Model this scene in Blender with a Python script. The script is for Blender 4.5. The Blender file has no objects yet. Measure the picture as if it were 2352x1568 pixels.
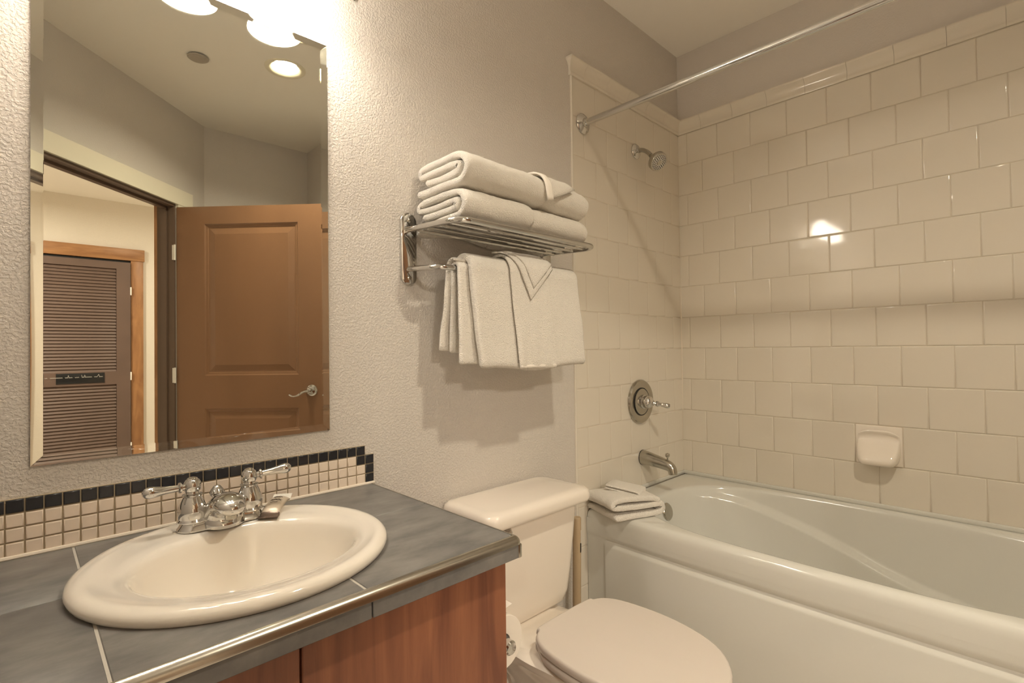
import bpy, bmesh, math, random
from mathutils import Vector, Matrix, noise
random.seed(7)
S = bpy.context.scene
COL = S.collection
PI = math.pi

# ------------------------------------------------------------------ camera
cam = bpy.data.cameras.new('camera')
camo = bpy.data.objects.new('camera', cam); COL.objects.link(camo)
cam.sensor_width = 36.0
cam.lens = 36.0 * 1170.11 / 2352.0
cam.clip_start = 0.02
YAW, PITCH, ROLL = .7679, .0140, -.0126
CAMPOS = Vector((-2.4126, -1.2645, 1.1557))
fw = Vector((math.sin(YAW), math.cos(YAW), 0)); rt = Vector((math.cos(YAW), -math.sin(YAW), 0)); up = Vector((0, 0, 1))
f2 = fw * math.cos(PITCH) + up * math.sin(PITCH); u2 = up * math.cos(PITCH) - fw * math.sin(PITCH)
r3 = rt * math.cos(ROLL) + u2 * math.sin(ROLL); u3 = u2 * math.cos(ROLL) - rt * math.sin(ROLL)
M = Matrix((r3, u3, -f2)).transposed().to_4x4(); M.translation = CAMPOS
camo.matrix_world = M
S.camera = camo

# ------------------------------------------------------------------ world, exposure, lights
S.view_settings.view_transform = 'Standard'
S.view_settings.look = 'None'
S.view_settings.gamma = 1.0
S.view_settings.use_curve_mapping = False
S.view_settings.exposure = 0.7
S.cycles.max_bounces = 14
S.cycles.diffuse_bounces = 8
S.cycles.glossy_bounces = 6
S.cycles.transmission_bounces = 8
S.cycles.caustics_reflective = False
S.cycles.caustics_refractive = False
S.cycles.sample_clamp_indirect = 3.0
S.cycles.blur_glossy = 0.6
S.cycles.use_denoising = True
W = bpy.data.worlds.new('world'); S.world = W
W.use_nodes = True
W.node_tree.nodes['Background'].inputs[0].default_value = (.02, .018, .015, 1)
W.node_tree.nodes['Background'].inputs[1].default_value = 1.0
WARM = (1.0, .92, .80)
P_BULB, P_CAN, P_HALL, E_SHADE, E_CAN = 1.0, 19.5, 4.5, 12.0, 10.0

def light(name, kind, loc, power, color=WARM, size=.1, spot=None, blend=.5, shape='DISK', rot=(0, 0, 0)):
    l = bpy.data.lights.new(name, kind); l.energy = power; l.color = color
    if kind == 'AREA':
        l.shape = shape; l.size = size
        if spot: l.spread = spot
    else:
        l.shadow_soft_size = size
        if kind == 'SPOT': l.spot_size = spot; l.spot_blend = blend
    o = bpy.data.objects.new(name, l); COL.objects.link(o); o.location = loc; o.rotation_euler = rot
    return o
LAMP_X = (-2.33, -2.13, -1.93); LAMP_Y = -.130; LAMP_Z = 1.997
for lx in LAMP_X:
    light('bulb_light', 'POINT', (lx, LAMP_Y, LAMP_Z + .035), P_BULB, size=.028)
CAN = (-1.415, -1.459); ZC = 2.635
light('can_light', 'AREA', (CAN[0], CAN[1], ZC + .045), P_CAN, color=(1, .89, .70), size=.13)
HALL = (-1.32, -3.95)
HALL2 = (-3.05, -3.7)
P_HALL2 = 55.0
light('hall_fill_light', 'AREA', (HALL[0], HALL[1], ZC - .10), P_HALL, color=(1, .90, .76), size=.32)  # added lamp, out of view, to brighten the louvered hall wall
light('hall_fill_light', 'AREA', (HALL2[0], HALL2[1], ZC - .10), P_HALL2, color=(1, .90, .76), size=.32)  # unseen lamp set here as frontal fill through the doorway

# ------------------------------------------------------------------ materials
def mat(name, col, rough=.5, metal=0., spec=.5, coat=0., bump=None, var=None, sheen=0., emit=None, estr=0., trans=0., ior=1.5, sss=0.):
    m = bpy.data.materials.new(name); m.use_nodes = True
    nt = m.node_tree; N = nt.nodes; L = nt.links
    b = N['Principled BSDF']
    b.inputs['Base Color'].default_value = (*col, 1)
    b.inputs['Roughness'].default_value = rough
    b.inputs['Metallic'].default_value = metal
    b.inputs['Specular IOR Level'].default_value = spec
    b.inputs['IOR'].default_value = ior
    b.inputs['Coat Weight'].default_value = coat
    b.inputs['Coat Roughness'].default_value = .03
    if sheen: b.inputs['Sheen Weight'].default_value = sheen
    if trans: b.inputs['Transmission Weight'].default_value = trans
    if emit:
        b.inputs['Emission Color'].default_value = (*emit, 1); b.inputs['Emission Strength'].default_value = estr
    tc = N.new('ShaderNodeTexCoord')
    if var:                                       # (scale, detail, amount, stretch xyz)
        sc, det, amt, st = var
        mp = N.new('ShaderNodeMapping'); mp.inputs['Scale'].default_value = st
        L.new(tc.outputs['Object'], mp.inputs['Vector'])
        nz = N.new('ShaderNodeTexNoise'); nz.inputs['Scale'].default_value = sc; nz.inputs['Detail'].default_value = det
        L.new(mp.outputs[0], nz.inputs['Vector'])
        rp = N.new('ShaderNodeValToRGB')
        rp.color_ramp.elements[0].position = .3; rp.color_ramp.elements[1].position = .7
        rp.color_ramp.elements[0].color = (*[c * (1 - amt) for c in col], 1)
        rp.color_ramp.elements[1].color = (*[min(1, c * (1 + amt)) for c in col], 1)
        L.new(nz.outputs['Fac'], rp.inputs['Fac']); L.new(rp.outputs['Color'], b.inputs['Base Color'])
    if bump:                                      # (scale, detail, strength, distance)
        sc, det, strg, dist = bump
        nz = N.new('ShaderNodeTexNoise'); nz.inputs['Scale'].default_value = sc; nz.inputs['Detail'].default_value = det
        L.new(tc.outputs['Object'], nz.inputs['Vector'])
        bp = N.new('ShaderNodeBump'); bp.inputs['Strength'].default_value = strg; bp.inputs['Distance'].default_value = dist
        L.new(nz.outputs['Fac'], bp.inputs['Height']); L.new(bp.outputs[0], b.inputs['Normal'])
    return m

def wall_paint(name, col, strength=.5):
    """sprayed orange-peel plaster: two octaves of flattened blobs as relief"""
    m = mat(name, col, .5, spec=.35)
    nt = m.node_tree; N = nt.nodes; L = nt.links; b = N['Principled BSDF']
    tc = N.new('ShaderNodeTexCoord')
    nz = N.new('ShaderNodeTexNoise'); nz.inputs['Scale'].default_value = 165; nz.inputs['Detail'].default_value = 2.5; nz.inputs['Distortion'].default_value = .25
    L.new(tc.outputs['Object'], nz.inputs['Vector'])
    rp = N.new('ShaderNodeValToRGB'); rp.color_ramp.elements[0].position = .42; rp.color_ramp.elements[1].position = .60
    rp.color_ramp.interpolation = 'EASE'
    L.new(nz.outputs['Fac'], rp.inputs['Fac'])
    bp = N.new('ShaderNodeBump'); bp.inputs['Strength'].default_value = strength; bp.inputs['Distance'].default_value = .0016
    L.new(rp.outputs['Color'], bp.inputs['Height']); L.new(bp.outputs[0], b.inputs['Normal'])
    return m

def slate(name):
    m = mat(name, (.115, .115, .12), .42, spec=.5)
    nt = m.node_tree; N = nt.nodes; L = nt.links; b = N['Principled BSDF']
    tc = N.new('ShaderNodeTexCoord')
    mp = N.new('ShaderNodeMapping'); mp.inputs['Scale'].default_value = (1, 2.2, 1); mp.inputs['Rotation'].default_value = (0, 0, .5)
    L.new(tc.outputs['Object'], mp.inputs['Vector'])
    n1 = N.new('ShaderNodeTexNoise'); n1.inputs['Scale'].default_value = 9; n1.inputs['Detail'].default_value = 8; n1.inputs['Roughness'].default_value = .62
    L.new(mp.outputs[0], n1.inputs['Vector'])
    r1 = N.new('ShaderNodeValToRGB'); r1.color_ramp.elements[0].position = .3; r1.color_ramp.elements[1].position = .75
    r1.color_ramp.elements[0].color = (.10, .097, .096, 1); r1.color_ramp.elements[1].color = (.235, .222, .207, 1)
    L.new(n1.outputs['Fac'], r1.inputs['Fac'])
    n2 = N.new('ShaderNodeTexNoise'); n2.inputs['Scale'].default_value = 70; n2.inputs['Detail'].default_value = 6; n2.inputs['Roughness'].default_value = .7
    L.new(mp.outputs[0], n2.inputs['Vector'])
    r2 = N.new('ShaderNodeValToRGB'); r2.color_ramp.elements[0].position = .64; r2.color_ramp.elements[1].position = .78
    L.new(n2.outputs['Fac'], r2.inputs['Fac'])
    mx = N.new('ShaderNodeMixRGB'); mx.inputs['Color2'].default_value = (.36, .34, .31, 1)
    ml = N.new('ShaderNodeMath'); ml.operation = 'MULTIPLY'; ml.inputs[1].default_value = .55
    L.new(r2.outputs['Color'], ml.inputs[0]); L.new(ml.outputs[0], mx.inputs['Fac'])
    L.new(r1.outputs['Color'], mx.inputs['Color1']); L.new(mx.outputs['Color'], b.inputs['Base Color'])
    bp = N.new('ShaderNodeBump'); bp.inputs['Strength'].default_value = .25; bp.inputs['Distance'].default_value = .001
    L.new(n1.outputs['Fac'], bp.inputs['Height']); L.new(bp.outputs[0], b.inputs['Normal'])
    return m

def wood(name, c1, c2, stretch=(18, 18, 1.2), rough=.35, scale=3.):
    m = mat(name, c1, rough, spec=.45)
    nt = m.node_tree; N = nt.nodes; L = nt.links; b = N['Principled BSDF']
    tc = N.new('ShaderNodeTexCoord'); mp = N.new('ShaderNodeMapping'); mp.inputs['Scale'].default_value = stretch
    L.new(tc.outputs['Object'], mp.inputs['Vector'])
    nz = N.new('ShaderNodeTexNoise'); nz.inputs['Scale'].default_value = scale; nz.inputs['Detail'].default_value = 7; nz.inputs['Distortion'].default_value = .7
    nz.inputs['Roughness'].default_value = .6
    L.new(mp.outputs[0], nz.inputs['Vector'])
    rp = N.new('ShaderNodeValToRGB'); rp.color_ramp.elements[0].position = .33; rp.color_ramp.elements[1].position = .68
    rp.color_ramp.elements[0].color = (*c2, 1); rp.color_ramp.elements[1].color = (*c1, 1)
    L.new(nz.outputs['Fac'], rp.inputs['Fac']); L.new(rp.outputs['Color'], b.inputs['Base Color'])
    return m

WALLC = (.62, .58, .535)
m_wall = wall_paint('taupe_textured_paint', WALLC, .55)
m_wall2 = wall_paint('taupe_painted_plaster', WALLC, .2)
m_ceil = mat('ceiling_paint', (.89, .86, .80), .75, spec=.25, bump=(60, 3, .15, .002))
m_hallwall = wall_paint('hall_beige_paint', (.72, .66, .57), .3)
m_floor = mat('floor_vinyl', (.57, .53, .47), .18, var=(6, 5, .12, (1, 1, 1)))
m_tile = mat('glazed_cream_tile', (.70, .65, .565), .06, spec=.55, var=(1.5, 2, .03, (1, 1, 1)))
m_grout = mat('tile_grout', (.63, .565, .475), .8, spec=.2)
m_caulk = mat('white_caulk', (.72, .65, .55), .4)
m_acry = mat('white_acrylic', (.645, .64, .595), .12, coat=.4)
m_porc = mat('white_porcelain', (.80, .735, .655), .07, coat=.5)
m_sink = mat('bone_porcelain', (.82, .77, .69), .08, coat=.5)
m_seat = mat('toilet_plastic', (.62, .56, .50), .22)
m_chrome = mat('chrome', (.66, .65, .63), .06, metal=1)
m_satin = mat('satin_nickel', (.50, .475, .42), .2, metal=1)
m_dark = mat('dark_gap', (.012, .011, .01), .6)
m_slate = slate('slate_grey_tile')
m_cgrout = mat('pale_counter_grout', (.50, .47, .42), .85, spec=.2, bump=(300, 2, .4, .001))
m_black = mat('black_mosaic_tile', (.020, .021, .025), .22, var=(30, 3, .3, (1, 1, 1)))
m_cream = mat('cream_mosaic_tile', (.80, .69, .58), .3, var=(12, 2, .08, (1, 1, 1)))
m_mgrout = mat('mosaic_grout', (.36, .30, .21), .85, spec=.2)
m_cab = wood('cherry_wood', (.30, .118, .058), (.165, .058, .032), (14, 14, 1.0), .28, 2.2)
m_oak = wood('honey_wood_trim', (.42, .215, .09), (.27, .125, .05), (6, 6, 1.2), .4, 3.)
m_oakh = wood('honey_wood_header', (.42, .215, .09), (.27, .125, .05), (1.2, 6, 6), .4, 3.)
m_door = mat('brown_door_paint', (.235, .125, .066), .33, spec=.45, var=(3, 3, .08, (1, 1, .3)))
m_louv = mat('dark_brown_paint', (.135, .088, .068), .4, var=(4, 3, .1, (1, 1, 1)))
m_jamb = mat('dark_jamb_paint', (.13, .085, .06), .4)
m_trimc = mat('cream_trim_paint', (.80, .76, .62), .4)
m_terry = mat('white_terry', (.91, .865, .79), .95, spec=.15, sheen=.25, bump=(330, 4, 1.0, .006))
m_hem = mat('woven_hem', (.90, .85, .775), .85, spec=.2, bump=(900, 2, .4, .002))
m_paper = mat('toilet_paper', (.82, .76, .68), .9, spec=.1)
m_wandwood = wood('pale_wood_handle', (.50, .385, .25), (.42, .31, .19), (10, 10, 1), .5, 3)
m_rubber = mat('dark_rubber', (.03, .02, .018), .6)
m_white = mat('white_plastic', (.8, .77, .7), .35)
m_foil = mat('cream_sachet', (.62, .53, .42), .3, metal=.15, spec=.6)
m_foil2 = mat('taupe_foil', (.20, .145, .115), .2, metal=.6)
m_ink = mat('dark_print', (.10, .075, .05), .6)
m_sign = mat('black_sign', (.008, .008, .009), .3)
m_signink = mat('white_script', (.65, .62, .56), .5)
m_silver = mat('mirror_silver', (.82, .82, .79), .0, metal=1)
m_disc = mat('grey_cover', (.42, .375, .325), .5)

def shade_mat():
    m = bpy.data.materials.new('lit_white_glass'); m.use_nodes = True
    nt = m.node_tree; N = nt.nodes; L = nt.links; N.clear()
    o = N.new('ShaderNodeOutputMaterial'); d = N.new('ShaderNodeBsdfDiffuse'); t = N.new('ShaderNodeBsdfTranslucent')
    e = N.new('ShaderNodeEmission'); mx = N.new('ShaderNodeMixShader'); ad = N.new('ShaderNodeAddShader')
    d.inputs[0].default_value = (.8, .78, .74, 1); t.inputs[0].default_value = (.7, .62, .5, 1)
    e.inputs[0].default_value = (1, .945, .85, 1); e.inputs[1].default_value = E_SHADE
    mx.inputs[0].default_value = .3
    L.new(d.outputs[0], mx.inputs[1]); L.new(t.outputs[0], mx.inputs[2])
    L.new(mx.outputs[0], ad.inputs[0]); L.new(e.outputs[0], ad.inputs[1]); L.new(ad.outputs[0], o.inputs[0])
    return m
m_shade = shade_mat()
def emis(name, col, st):
    m = bpy.data.materials.new(name); m.use_nodes = True
    N = m.node_tree.nodes; N.clear()
    o = N.new('ShaderNodeOutputMaterial'); e = N.new('ShaderNodeEmission'); e.inputs[0].default_value = (*col, 1); e.inputs[1].default_value = st
    m.node_tree.links.new(e.outputs[0], o.inputs[0]); return m
m_lamp = emis('lamp_glow', (1, .93, .62), E_CAN)
m_hallglow = emis('unseen_hall_glass', (1, .9, .76), 4)  # glow of the unseen hall fill lamps
m_bulb = emis('bulb_glow', (1, .9, .75), 8)

def glass_mat():
    m = bpy.data.materials.new('mirror_glass'); m.use_nodes = True
    nt = m.node_tree; N = nt.nodes; N.clear()
    o = N.new('ShaderNodeOutputMaterial'); g = N.new('ShaderNodeBsdfGlass')
    g.inputs['Color'].default_value = (.985, .99, .98, 1); g.inputs['Roughness'].default_value = 0; g.inputs['IOR'].default_value = 1.5
    nt.links.new(g.outputs[0], o.inputs[0]); return m
m_glass = glass_mat()

# ------------------------------------------------------------------ mesh helpers
class MB:
    def __init__(s): s.v = []; s.f = []; s.sm = []
    def add(s, vs, fs, smooth=True):
        b = len(s.v); s.v += [Vector(v) for v in vs]
        for f in fs: s.f.append([b + i for i in f]); s.sm.append(smooth)
        return s
    def box(s, lo, hi, smooth=False):
        (a, b, c), (d, e, f) = lo, hi
        vs = [(a, b, c), (d, b, c), (d, e, c), (a, e, c), (a, b, f), (d, b, f), (d, e, f), (a, e, f)]
        return s.add(vs, [(0, 3, 2, 1), (4, 5, 6, 7), (0, 1, 5, 4), (1, 2, 6, 5), (2, 3, 7, 6), (3, 0, 4, 7)], smooth)
    def rbox(s, lo, hi, r=.004, seg=2):
        bm = bmesh.new(); bmesh.ops.create_cube(bm, size=1)
        c = [(a + b) / 2 for a, b in zip(lo, hi)]; d = [abs(b - a) for a, b in zip(lo, hi)]
        for v in bm.verts: v.co = Vector((c[0] + v.co.x * d[0], c[1] + v.co.y * d[1], c[2] + v.co.z * d[2]))
        bmesh.ops.bevel(bm, geom=bm.edges[:], offset=min(r, min(d) * .49), segments=seg, profile=.5, affect='EDGES')
        bm.verts.index_update()
        s.add([v.co.copy() for v in bm.verts], [[v.index for v in f.verts] for f in bm.faces], True); bm.free(); return s
    def loft(s, rings, closed=True, cap0=False, cap1=False, smooth=True):
        n = len(rings[0]); vs = [p for r in rings for p in r]; fs = []
        for i in range(len(rings) - 1):
            for j in range(n if closed else n - 1):
                k = (j + 1) % n
                fs.append((i * n + j, i * n + k, (i + 1) * n + k, (i + 1) * n + j))
        if cap0: fs.append(tuple(reversed(range(n))))
        if cap1: fs.append(tuple((len(rings) - 1) * n + j for j in range(n)))
        return s.add(vs, fs, smooth)
    def tube(s, pts, r, n=14, caps=True):
        pts = [Vector(p) for p in pts]; rr = r if isinstance(r, (list, tuple)) else [r] * len(pts)
        rings = []; prev = None
        for i, p in enumerate(pts):
            t = (pts[min(i + 1, len(pts) - 1)] - pts[max(i - 1, 0)]).normalized()
            if prev is None:
                a = Vector((0, 0, 1)) if abs(t.z) < .9 else Vector((1, 0, 0))
                u = t.cross(a).normalized()
            else: u = (prev - t * prev.dot(t)).normalized()
            prev = u; w = t.cross(u)
            rings.append([p + (u * math.cos(2 * PI * k / n) + w * math.sin(2 * PI * k / n)) * rr[i] for k in range(n)])
        return s.loft(rings, True, caps, caps)
    def lathe(s, prof, org, axis=(0, 0, 1), n=28, sx=1., sy=1., caps=True):
        ax = Vector(axis).normalized(); a = Vector((1, 0, 0)) if abs(ax.x) < .8 else Vector((0, 1, 0))
        u = (a - ax * a.dot(ax)).normalized(); w = ax.cross(u); o = Vector(org)
        rings = [[o + ax * z + (u * sx * math.cos(2 * PI * k / n) + w * sy * math.sin(2 * PI * k / n)) * max(r, 1e-5) for k in range(n)] for r, z in prof]
        return s.loft(rings, True, caps and prof[0][0] > 1e-4, caps and prof[-1][0] > 1e-4)
    def extrude(s, poly, a, b, axis=0, smooth=False):
        """poly: 2-D points, extruded from a to b on the axis (the other two axes keep their order)"""
        def P(p, t):
            q = list(p); q.insert(axis, t); return q
        return s.loft([[P(p, a) for p in poly], [P(p, b) for p in poly]], True, True, True, smooth)

def catmull(pts, per=6, closed=False):
    pts = [Vector(p) for p in pts]; out = []; n = len(pts)
    for i in range(n if closed else n - 1):
        g = lambda k: pts[k % n] if closed else pts[max(0, min(n - 1, k))]
        a, b, c, d = g(i - 1), g(i), g(i + 1), g(i + 2)
        for k in range(per):
            t = k / per
            out.append(.5 * ((2 * b) + (c - a) * t + (2 * a - 5 * b + 4 * c - d) * t * t + (3 * b - a - 3 * c + d) * t ** 3))
    if not closed: out.append(pts[-1])
    return out

def empty(name, loc, label=None, cat=None, group=None, kind=None, rot=(0, 0, 0)):
    o = bpy.data.objects.new(name, None); COL.objects.link(o); o.location = loc; o.rotation_euler = rot; o.empty_display_size = .05
    return tag(o, label, cat, group, kind)
def tag(o, label=None, cat=None, group=None, kind=None):
    if label: o['label'] = label
    if cat: o['category'] = cat
    if group: o['group'] = group
    if kind: o['kind'] = kind
    return o
def origin_of(p):
    v = Vector((0, 0, 0))
    while p is not None: v = v + p.location; p = p.parent
    return v
def fixn(me):
    bm = bmesh.new(); bm.from_mesh(me); bmesh.ops.recalc_face_normals(bm, faces=bm.faces[:]); bm.to_mesh(me); bm.free()
def obj(name, mb, m, parent=None, label=None, loc=None, sharp=35, kind=None, world=True):
    """one mesh object; mb is in world coordinates, moved into the parent's frame (parents carry no rotation)"""
    me = bpy.data.meshes.new(name)
    po = origin_of(parent) if parent is not None else Vector((0, 0, 0))
    if loc is None: loc = Vector((0, 0, 0)) if parent is not None else (sum(mb.v, Vector()) / max(1, len(mb.v)))
    off = po + Vector(loc) if world else Vector((0, 0, 0))
    me.from_pydata([v - off for v in mb.v], [], mb.f); me.update()
    me.polygons.foreach_set('use_smooth', mb.sm)
    fixn(me)
    if any(mb.sm): me.set_sharp_from_angle(angle=math.radians(sharp))
    me.materials.append(m)
    o = bpy.data.objects.new(name, me); COL.objects.link(o); o.location = loc
    if parent is not None: o.parent = parent
    if label: o['label'] = label
    if kind: o['kind'] = kind
    return o
def struct(name, mb, m, label, parent=None):
    o = obj(name, mb, m, parent, loc=(0, 0, 0)); o['kind'] = 'structure'; o['label'] = label; return o
def place(name, me, parent, loc, rot=(0, 0, 0)):
    o = bpy.data.objects.new(name, me); COL.objects.link(o); o.parent = parent; o.location = Vector(loc) - origin_of(parent); o.rotation_euler = rot
    return o
def cut(o, cutter):
    md = o.modifiers.new('cut', 'BOOLEAN'); md.operation = 'DIFFERENCE'; md.object = cutter; md.solver = 'EXACT'
    bpy.context.view_layer.update()
    dg = bpy.context.evaluated_depsgraph_get()
    me = bpy.data.meshes.new_from_object(o.evaluated_get(dg)); o.modifiers.clear(); o.data = me

# ------------------------------------------------------------------ room shell
XW, YS = -2.53, -2.52                              # west wall, back wall
HX, HY = -1.742, -2.335                            # hinge corner of the angled doorway, room face
U = Vector((-.725, .689, 0)).normalized(); Nn = Vector((-.689, -.725, 0)).normalized(); DOORW = .915; WT = .105
H = Vector((HX, HY, 0))
def dp(u, n, z): return H + U * u + Nn * n + Vector((0, 0, z))
def dbox(mb, u0, u1, n0, n1, z0, z1, smooth=False):
    vs = [dp(u, n, z) for z in (z0, z1) for u, n in ((u0, n0), (u1, n0), (u1, n1), (u0, n1))]
    mb.add(vs, [(0, 3, 2, 1), (4, 5, 6, 7), (0, 1, 5, 4), (1, 2, 6, 5), (2, 3, 7, 6), (3, 0, 4, 7)], smooth); return mb

struct('floor', MB().box((-4.8, -5.2, -.1), (.2, .2, 0)), m_floor, 'pale grey glossy bathroom floor beside the toilet')
# ceiling with a round opening for the recessed lamp
cb = MB(); x0, x1, y0, y1 = -4.8, .2, -5.2, .2; hs = .16; cx, cy = CAN
for a, b, c, d in ((x0, y0, x1, cy - hs), (x0, cy + hs, x1, y1), (x0, cy - hs, cx - hs, cy + hs), (cx + hs, cy - hs, x1, cy + hs)):
    cb.add([(a, b, ZC), (c, b, ZC), (c, d, ZC), (a, d, ZC)], [(0, 1, 2, 3)], False)
rn = 48; sq = []; ci = []
for k in range(rn):
    a = 2 * PI * k / rn; ca, sa = math.cos(a), math.sin(a); m_ = hs / max(abs(ca), abs(sa))
    sq.append((cx + ca * m_, cy + sa * m_, ZC)); ci.append((cx + ca * .08, cy + sa * .08, ZC))
cb.loft([sq, ci], smooth=False)
cb.box((x0, y0, ZC + .12), (x1, y1, ZC + .16))
struct('ceiling', cb, m_ceil, 'plain beige painted ceiling over the bath and vanity')
XT = -.87                                          # wing wall at the foot of the tub
wn = struct('wall_north', MB().box((-4.8, 0, 0), (.12, .12, ZC)), m_wall, 'taupe textured wall behind the mirror, towel rack and toilet')
we = struct('wall_east', MB().box((.004, -2.62, 0), (.12, 0, ZC)), m_wall2, 'long taupe wall along the bathtub, tiled to above the shower')
struct('wall_south', MB().box((-1.60, YS - .1, 0), (XT, YS, ZC)), m_wall2, 'beige wall behind the open brown door')
struct('wall_alcove', MB().box((XT, -2.62, 0), (.0, -1.63, ZC)), m_wall2, 'taupe wing wall at the foot of the bathtub')
struct('wall_west', MB().box((XW - .1, -1.62, 0), (XW, 0, ZC)), m_wall2, 'taupe wall at the left end of the vanity')
LU = (Vector((XW, -1.583, 0)) - H).dot(U)          # where the angled wall meets the west wall
dw = MB()
dbox(dw, -.275, 0, 0, WT, 0, ZC); dbox(dw, DOORW, LU + .10, 0, WT, 0, ZC); dbox(dw, 0, DOORW, 0, WT, 2.047, ZC)
struct('wall_southwest', dw, m_wall2, 'angled beige wall with the doorway')
struct('wall_hall_south', MB().box((-4.8, -5.06, 0), (.2, -4.96, ZC)), m_hallwall, 'beige hall wall around the louvered closet door')
struct('wall_hall_west', MB().box((-4.8, -5.0, 0), (-4.7, 0, ZC)), m_hallwall, 'beige wall at the far end of the hall')
struct('wall_hall_east', MB().box((-1.0, -5.0, 0), (-.9, -2.6, ZC)), m_hallwall, 'beige hall wall beyond the doorway')

# ------------------------------------------------------------------ doorway: jamb, casings, door leaf
t1 = empty('trim_1', dp(0, 0, 0), 'cream painted flat casing around the bathroom doorway', kind='structure')
mb = MB(); dbox(mb, -.135, DOORW + .12, -.016, 0, 2.049, 2.143); obj('header_board', mb, m_trimc, t1)
mb = MB(); dbox(mb, -.10, -.006, -.014, 0, 0, 2.049); obj('side_board', mb, m_trimc, t1)
mb = MB(); dbox(mb, DOORW + .006, DOORW + .09, -.014, 0, 0, 2.049); obj('side_board', mb, m_trimc, t1)
t2 = empty('trim_2', dp(0, WT, 0), 'honey wood casing on the hall side of the doorway', kind='structure')
mb = MB(); dbox(mb, -.10, 0.0125, WT, WT + .018, 0, 2.05); obj('side_board', mb, m_oak, t2)
mb = MB(); dbox(mb, DOORW - .004, DOORW + .1, WT, WT + .016, 0, 2.05); obj('side_board', mb, m_oak, t2)
mb = MB(); dbox(mb, -.12, DOORW + .12, WT, WT + .018, 2.05, 2.14); obj('header_board', mb, m_oakh, t2)
t4 = empty('trim_4', dp(.4, WT / 2, 0), 'dark brown door jamb lining the doorway', kind='structure')
mb = MB(); dbox(mb, -.002, .012, 0, WT, 0, 2.047); obj('side_jamb', mb, m_jamb, t4)
mb = MB(); dbox(mb, DOORW - .012, DOORW + .002, 0, WT, 0, 2.047); obj('side_jamb', mb, m_jamb, t4)
mb = MB(); dbox(mb, .0, DOORW, 0, WT, 2.033, 2.049); obj('head_jamb', mb, m_jamb, t4)
mb = MB(); dbox(mb, .012, DOORW - .012, .042, .075, 2.021, 2.034); obj('door_stop', mb, m_jamb, t4)
mb = MB(); dbox(mb, .012, .022, .042, .075, 0, 2.03); obj('door_stop', mb, m_jamb, t4)

D = -Nn                                             # open leaf runs from the hinge into the room
def lp(d, t, z): return H + D * (d + .006) - U * t + Vector((0, 0, z))   # t: depth into the leaf, 0 = the face towards the opening
d1 = empty('door_1', H, 'brown painted two-panel bathroom door standing open, seen in the mirror', kind='structure')
LW, LH, LT = .905, 2.022, .036
def panelled_leaf():
    """leaf with two recessed, bevelled and raised panels on the visible face"""
    mb = MB()
    pans = [(.172, .742, 1.018, 1.925), (.172, .742, .22, .822)]
    xs = [0, .172, .742, LW]; zs = [.008, .22, .822, 1.018, 1.925, LH + .008]
    q = lambda a, b, c, d, t=0: [lp(a, t, c), lp(b, t, c), lp(b, t, d), lp(a, t, d)]
    for i in range(3):
        for j in range(5):
            if i == 1 and j in (1, 3): continue
            mb.add(q(xs[i], xs[i + 1], zs[j], zs[j + 1]), [(0, 1, 2, 3)], False)
    for a, b, c, d in pans:
        steps = [(0, 0), (.006, .0065), (.017, .0085), (.020, .012), (.027, .012), (.062, .0045)]
        rings = [q(a + e, b - e, c + e, d - e, t) for e, t in steps]
        mb.loft(rings, True, False, True, False)
    o = [lp(0, 0, .008), lp(LW, 0, .008), lp(LW, 0, LH + .008), lp(0, 0, LH + .008)]
    b = [lp(0, LT, .008), lp(LW, LT, .008), lp(LW, LT, LH + .008), lp(0, LT, LH + .008)]
    mb.loft([o, b], True, False, True, False)
    return mb
obj('leaf', panelled_leaf(), m_door, d1)
for hz in (1.756, 1.022, .25):
    mb = MB(); dbox(mb, .0118, .0150, -.005, .011, hz - .044, hz + .044)
    mb.tube([dp(.0125, -.004, hz - .046), dp(.0125, -.004, hz + .046)], .0055, 12)
    obj('hinge', mb, m_white, d1)
# lever handle
hp = .822; hz = .925
kn = empty('handle', lp(hp, 0, hz) - H); kn.parent = d1
axis = U
mb = MB().lathe([(.033, 0), (.033, .004), (.029, .008), (.027, .009), (.024, .014), (.013, .017), (.012, .04), (.0, .044)], lp(hp, 0, hz), axis, 28)
ctrl = [lp(hp, -.046, hz), lp(hp - .03, -.048, hz - .006), lp(hp - .065, -.049, hz - .026), lp(hp - .092, -.049, hz - .031), lp(hp - .115, -.048, hz - .022)]
mb.tube(catmull(ctrl, 5), [.009] * 4 + [.0075] * 6 + [.0055] * 7 + [.005] * 4, 10)
ho = obj('lever', mb, m_chrome, kn)
# merge: the handle is one mesh part of the door
ho.parent = d1; ho.location = kn.location; ho.name = 'door_handle'; bpy.data.objects.remove(kn)

# louvered closet door across the hall
LX, LY = -1.632, -4.955
d2 = empty('door_2', (LX, LY, 0), 'dark brown louvered closet door across the hall, seen in the mirror', kind='structure')
DW2 = .81; fx0 = LX - DW2
yb, yf = LY, LY + .034
st = .112
for nm, a, b, c, d in (('stile', LX - st, LX - .003, .01, 2.042), ('stile', fx0, fx0 + st, .01, 2.042), ('rail', fx0 + st, LX - st, 1.975, 2.042),
                       ('rail', fx0 + st, LX - st, .862, .986), ('rail', fx0 + st, LX - st, .01, .19)):
    obj(nm, MB().box((a, yb, c), (b, yf, d)), m_louv, d2)
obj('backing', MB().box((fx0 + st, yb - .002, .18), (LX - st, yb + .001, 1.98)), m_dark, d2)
sw = (LX - st) - (fx0 + st)
smb = MB().rbox((-sw / 2, -.003, -.0185), (sw / 2, .003, .0185), .002, 1)
so = obj('slat', smb, m_louv, d2, loc=(0, 0, 0), world=False); sme = so.data
bpy.data.objects.remove(so)
pit = .0293
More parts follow.
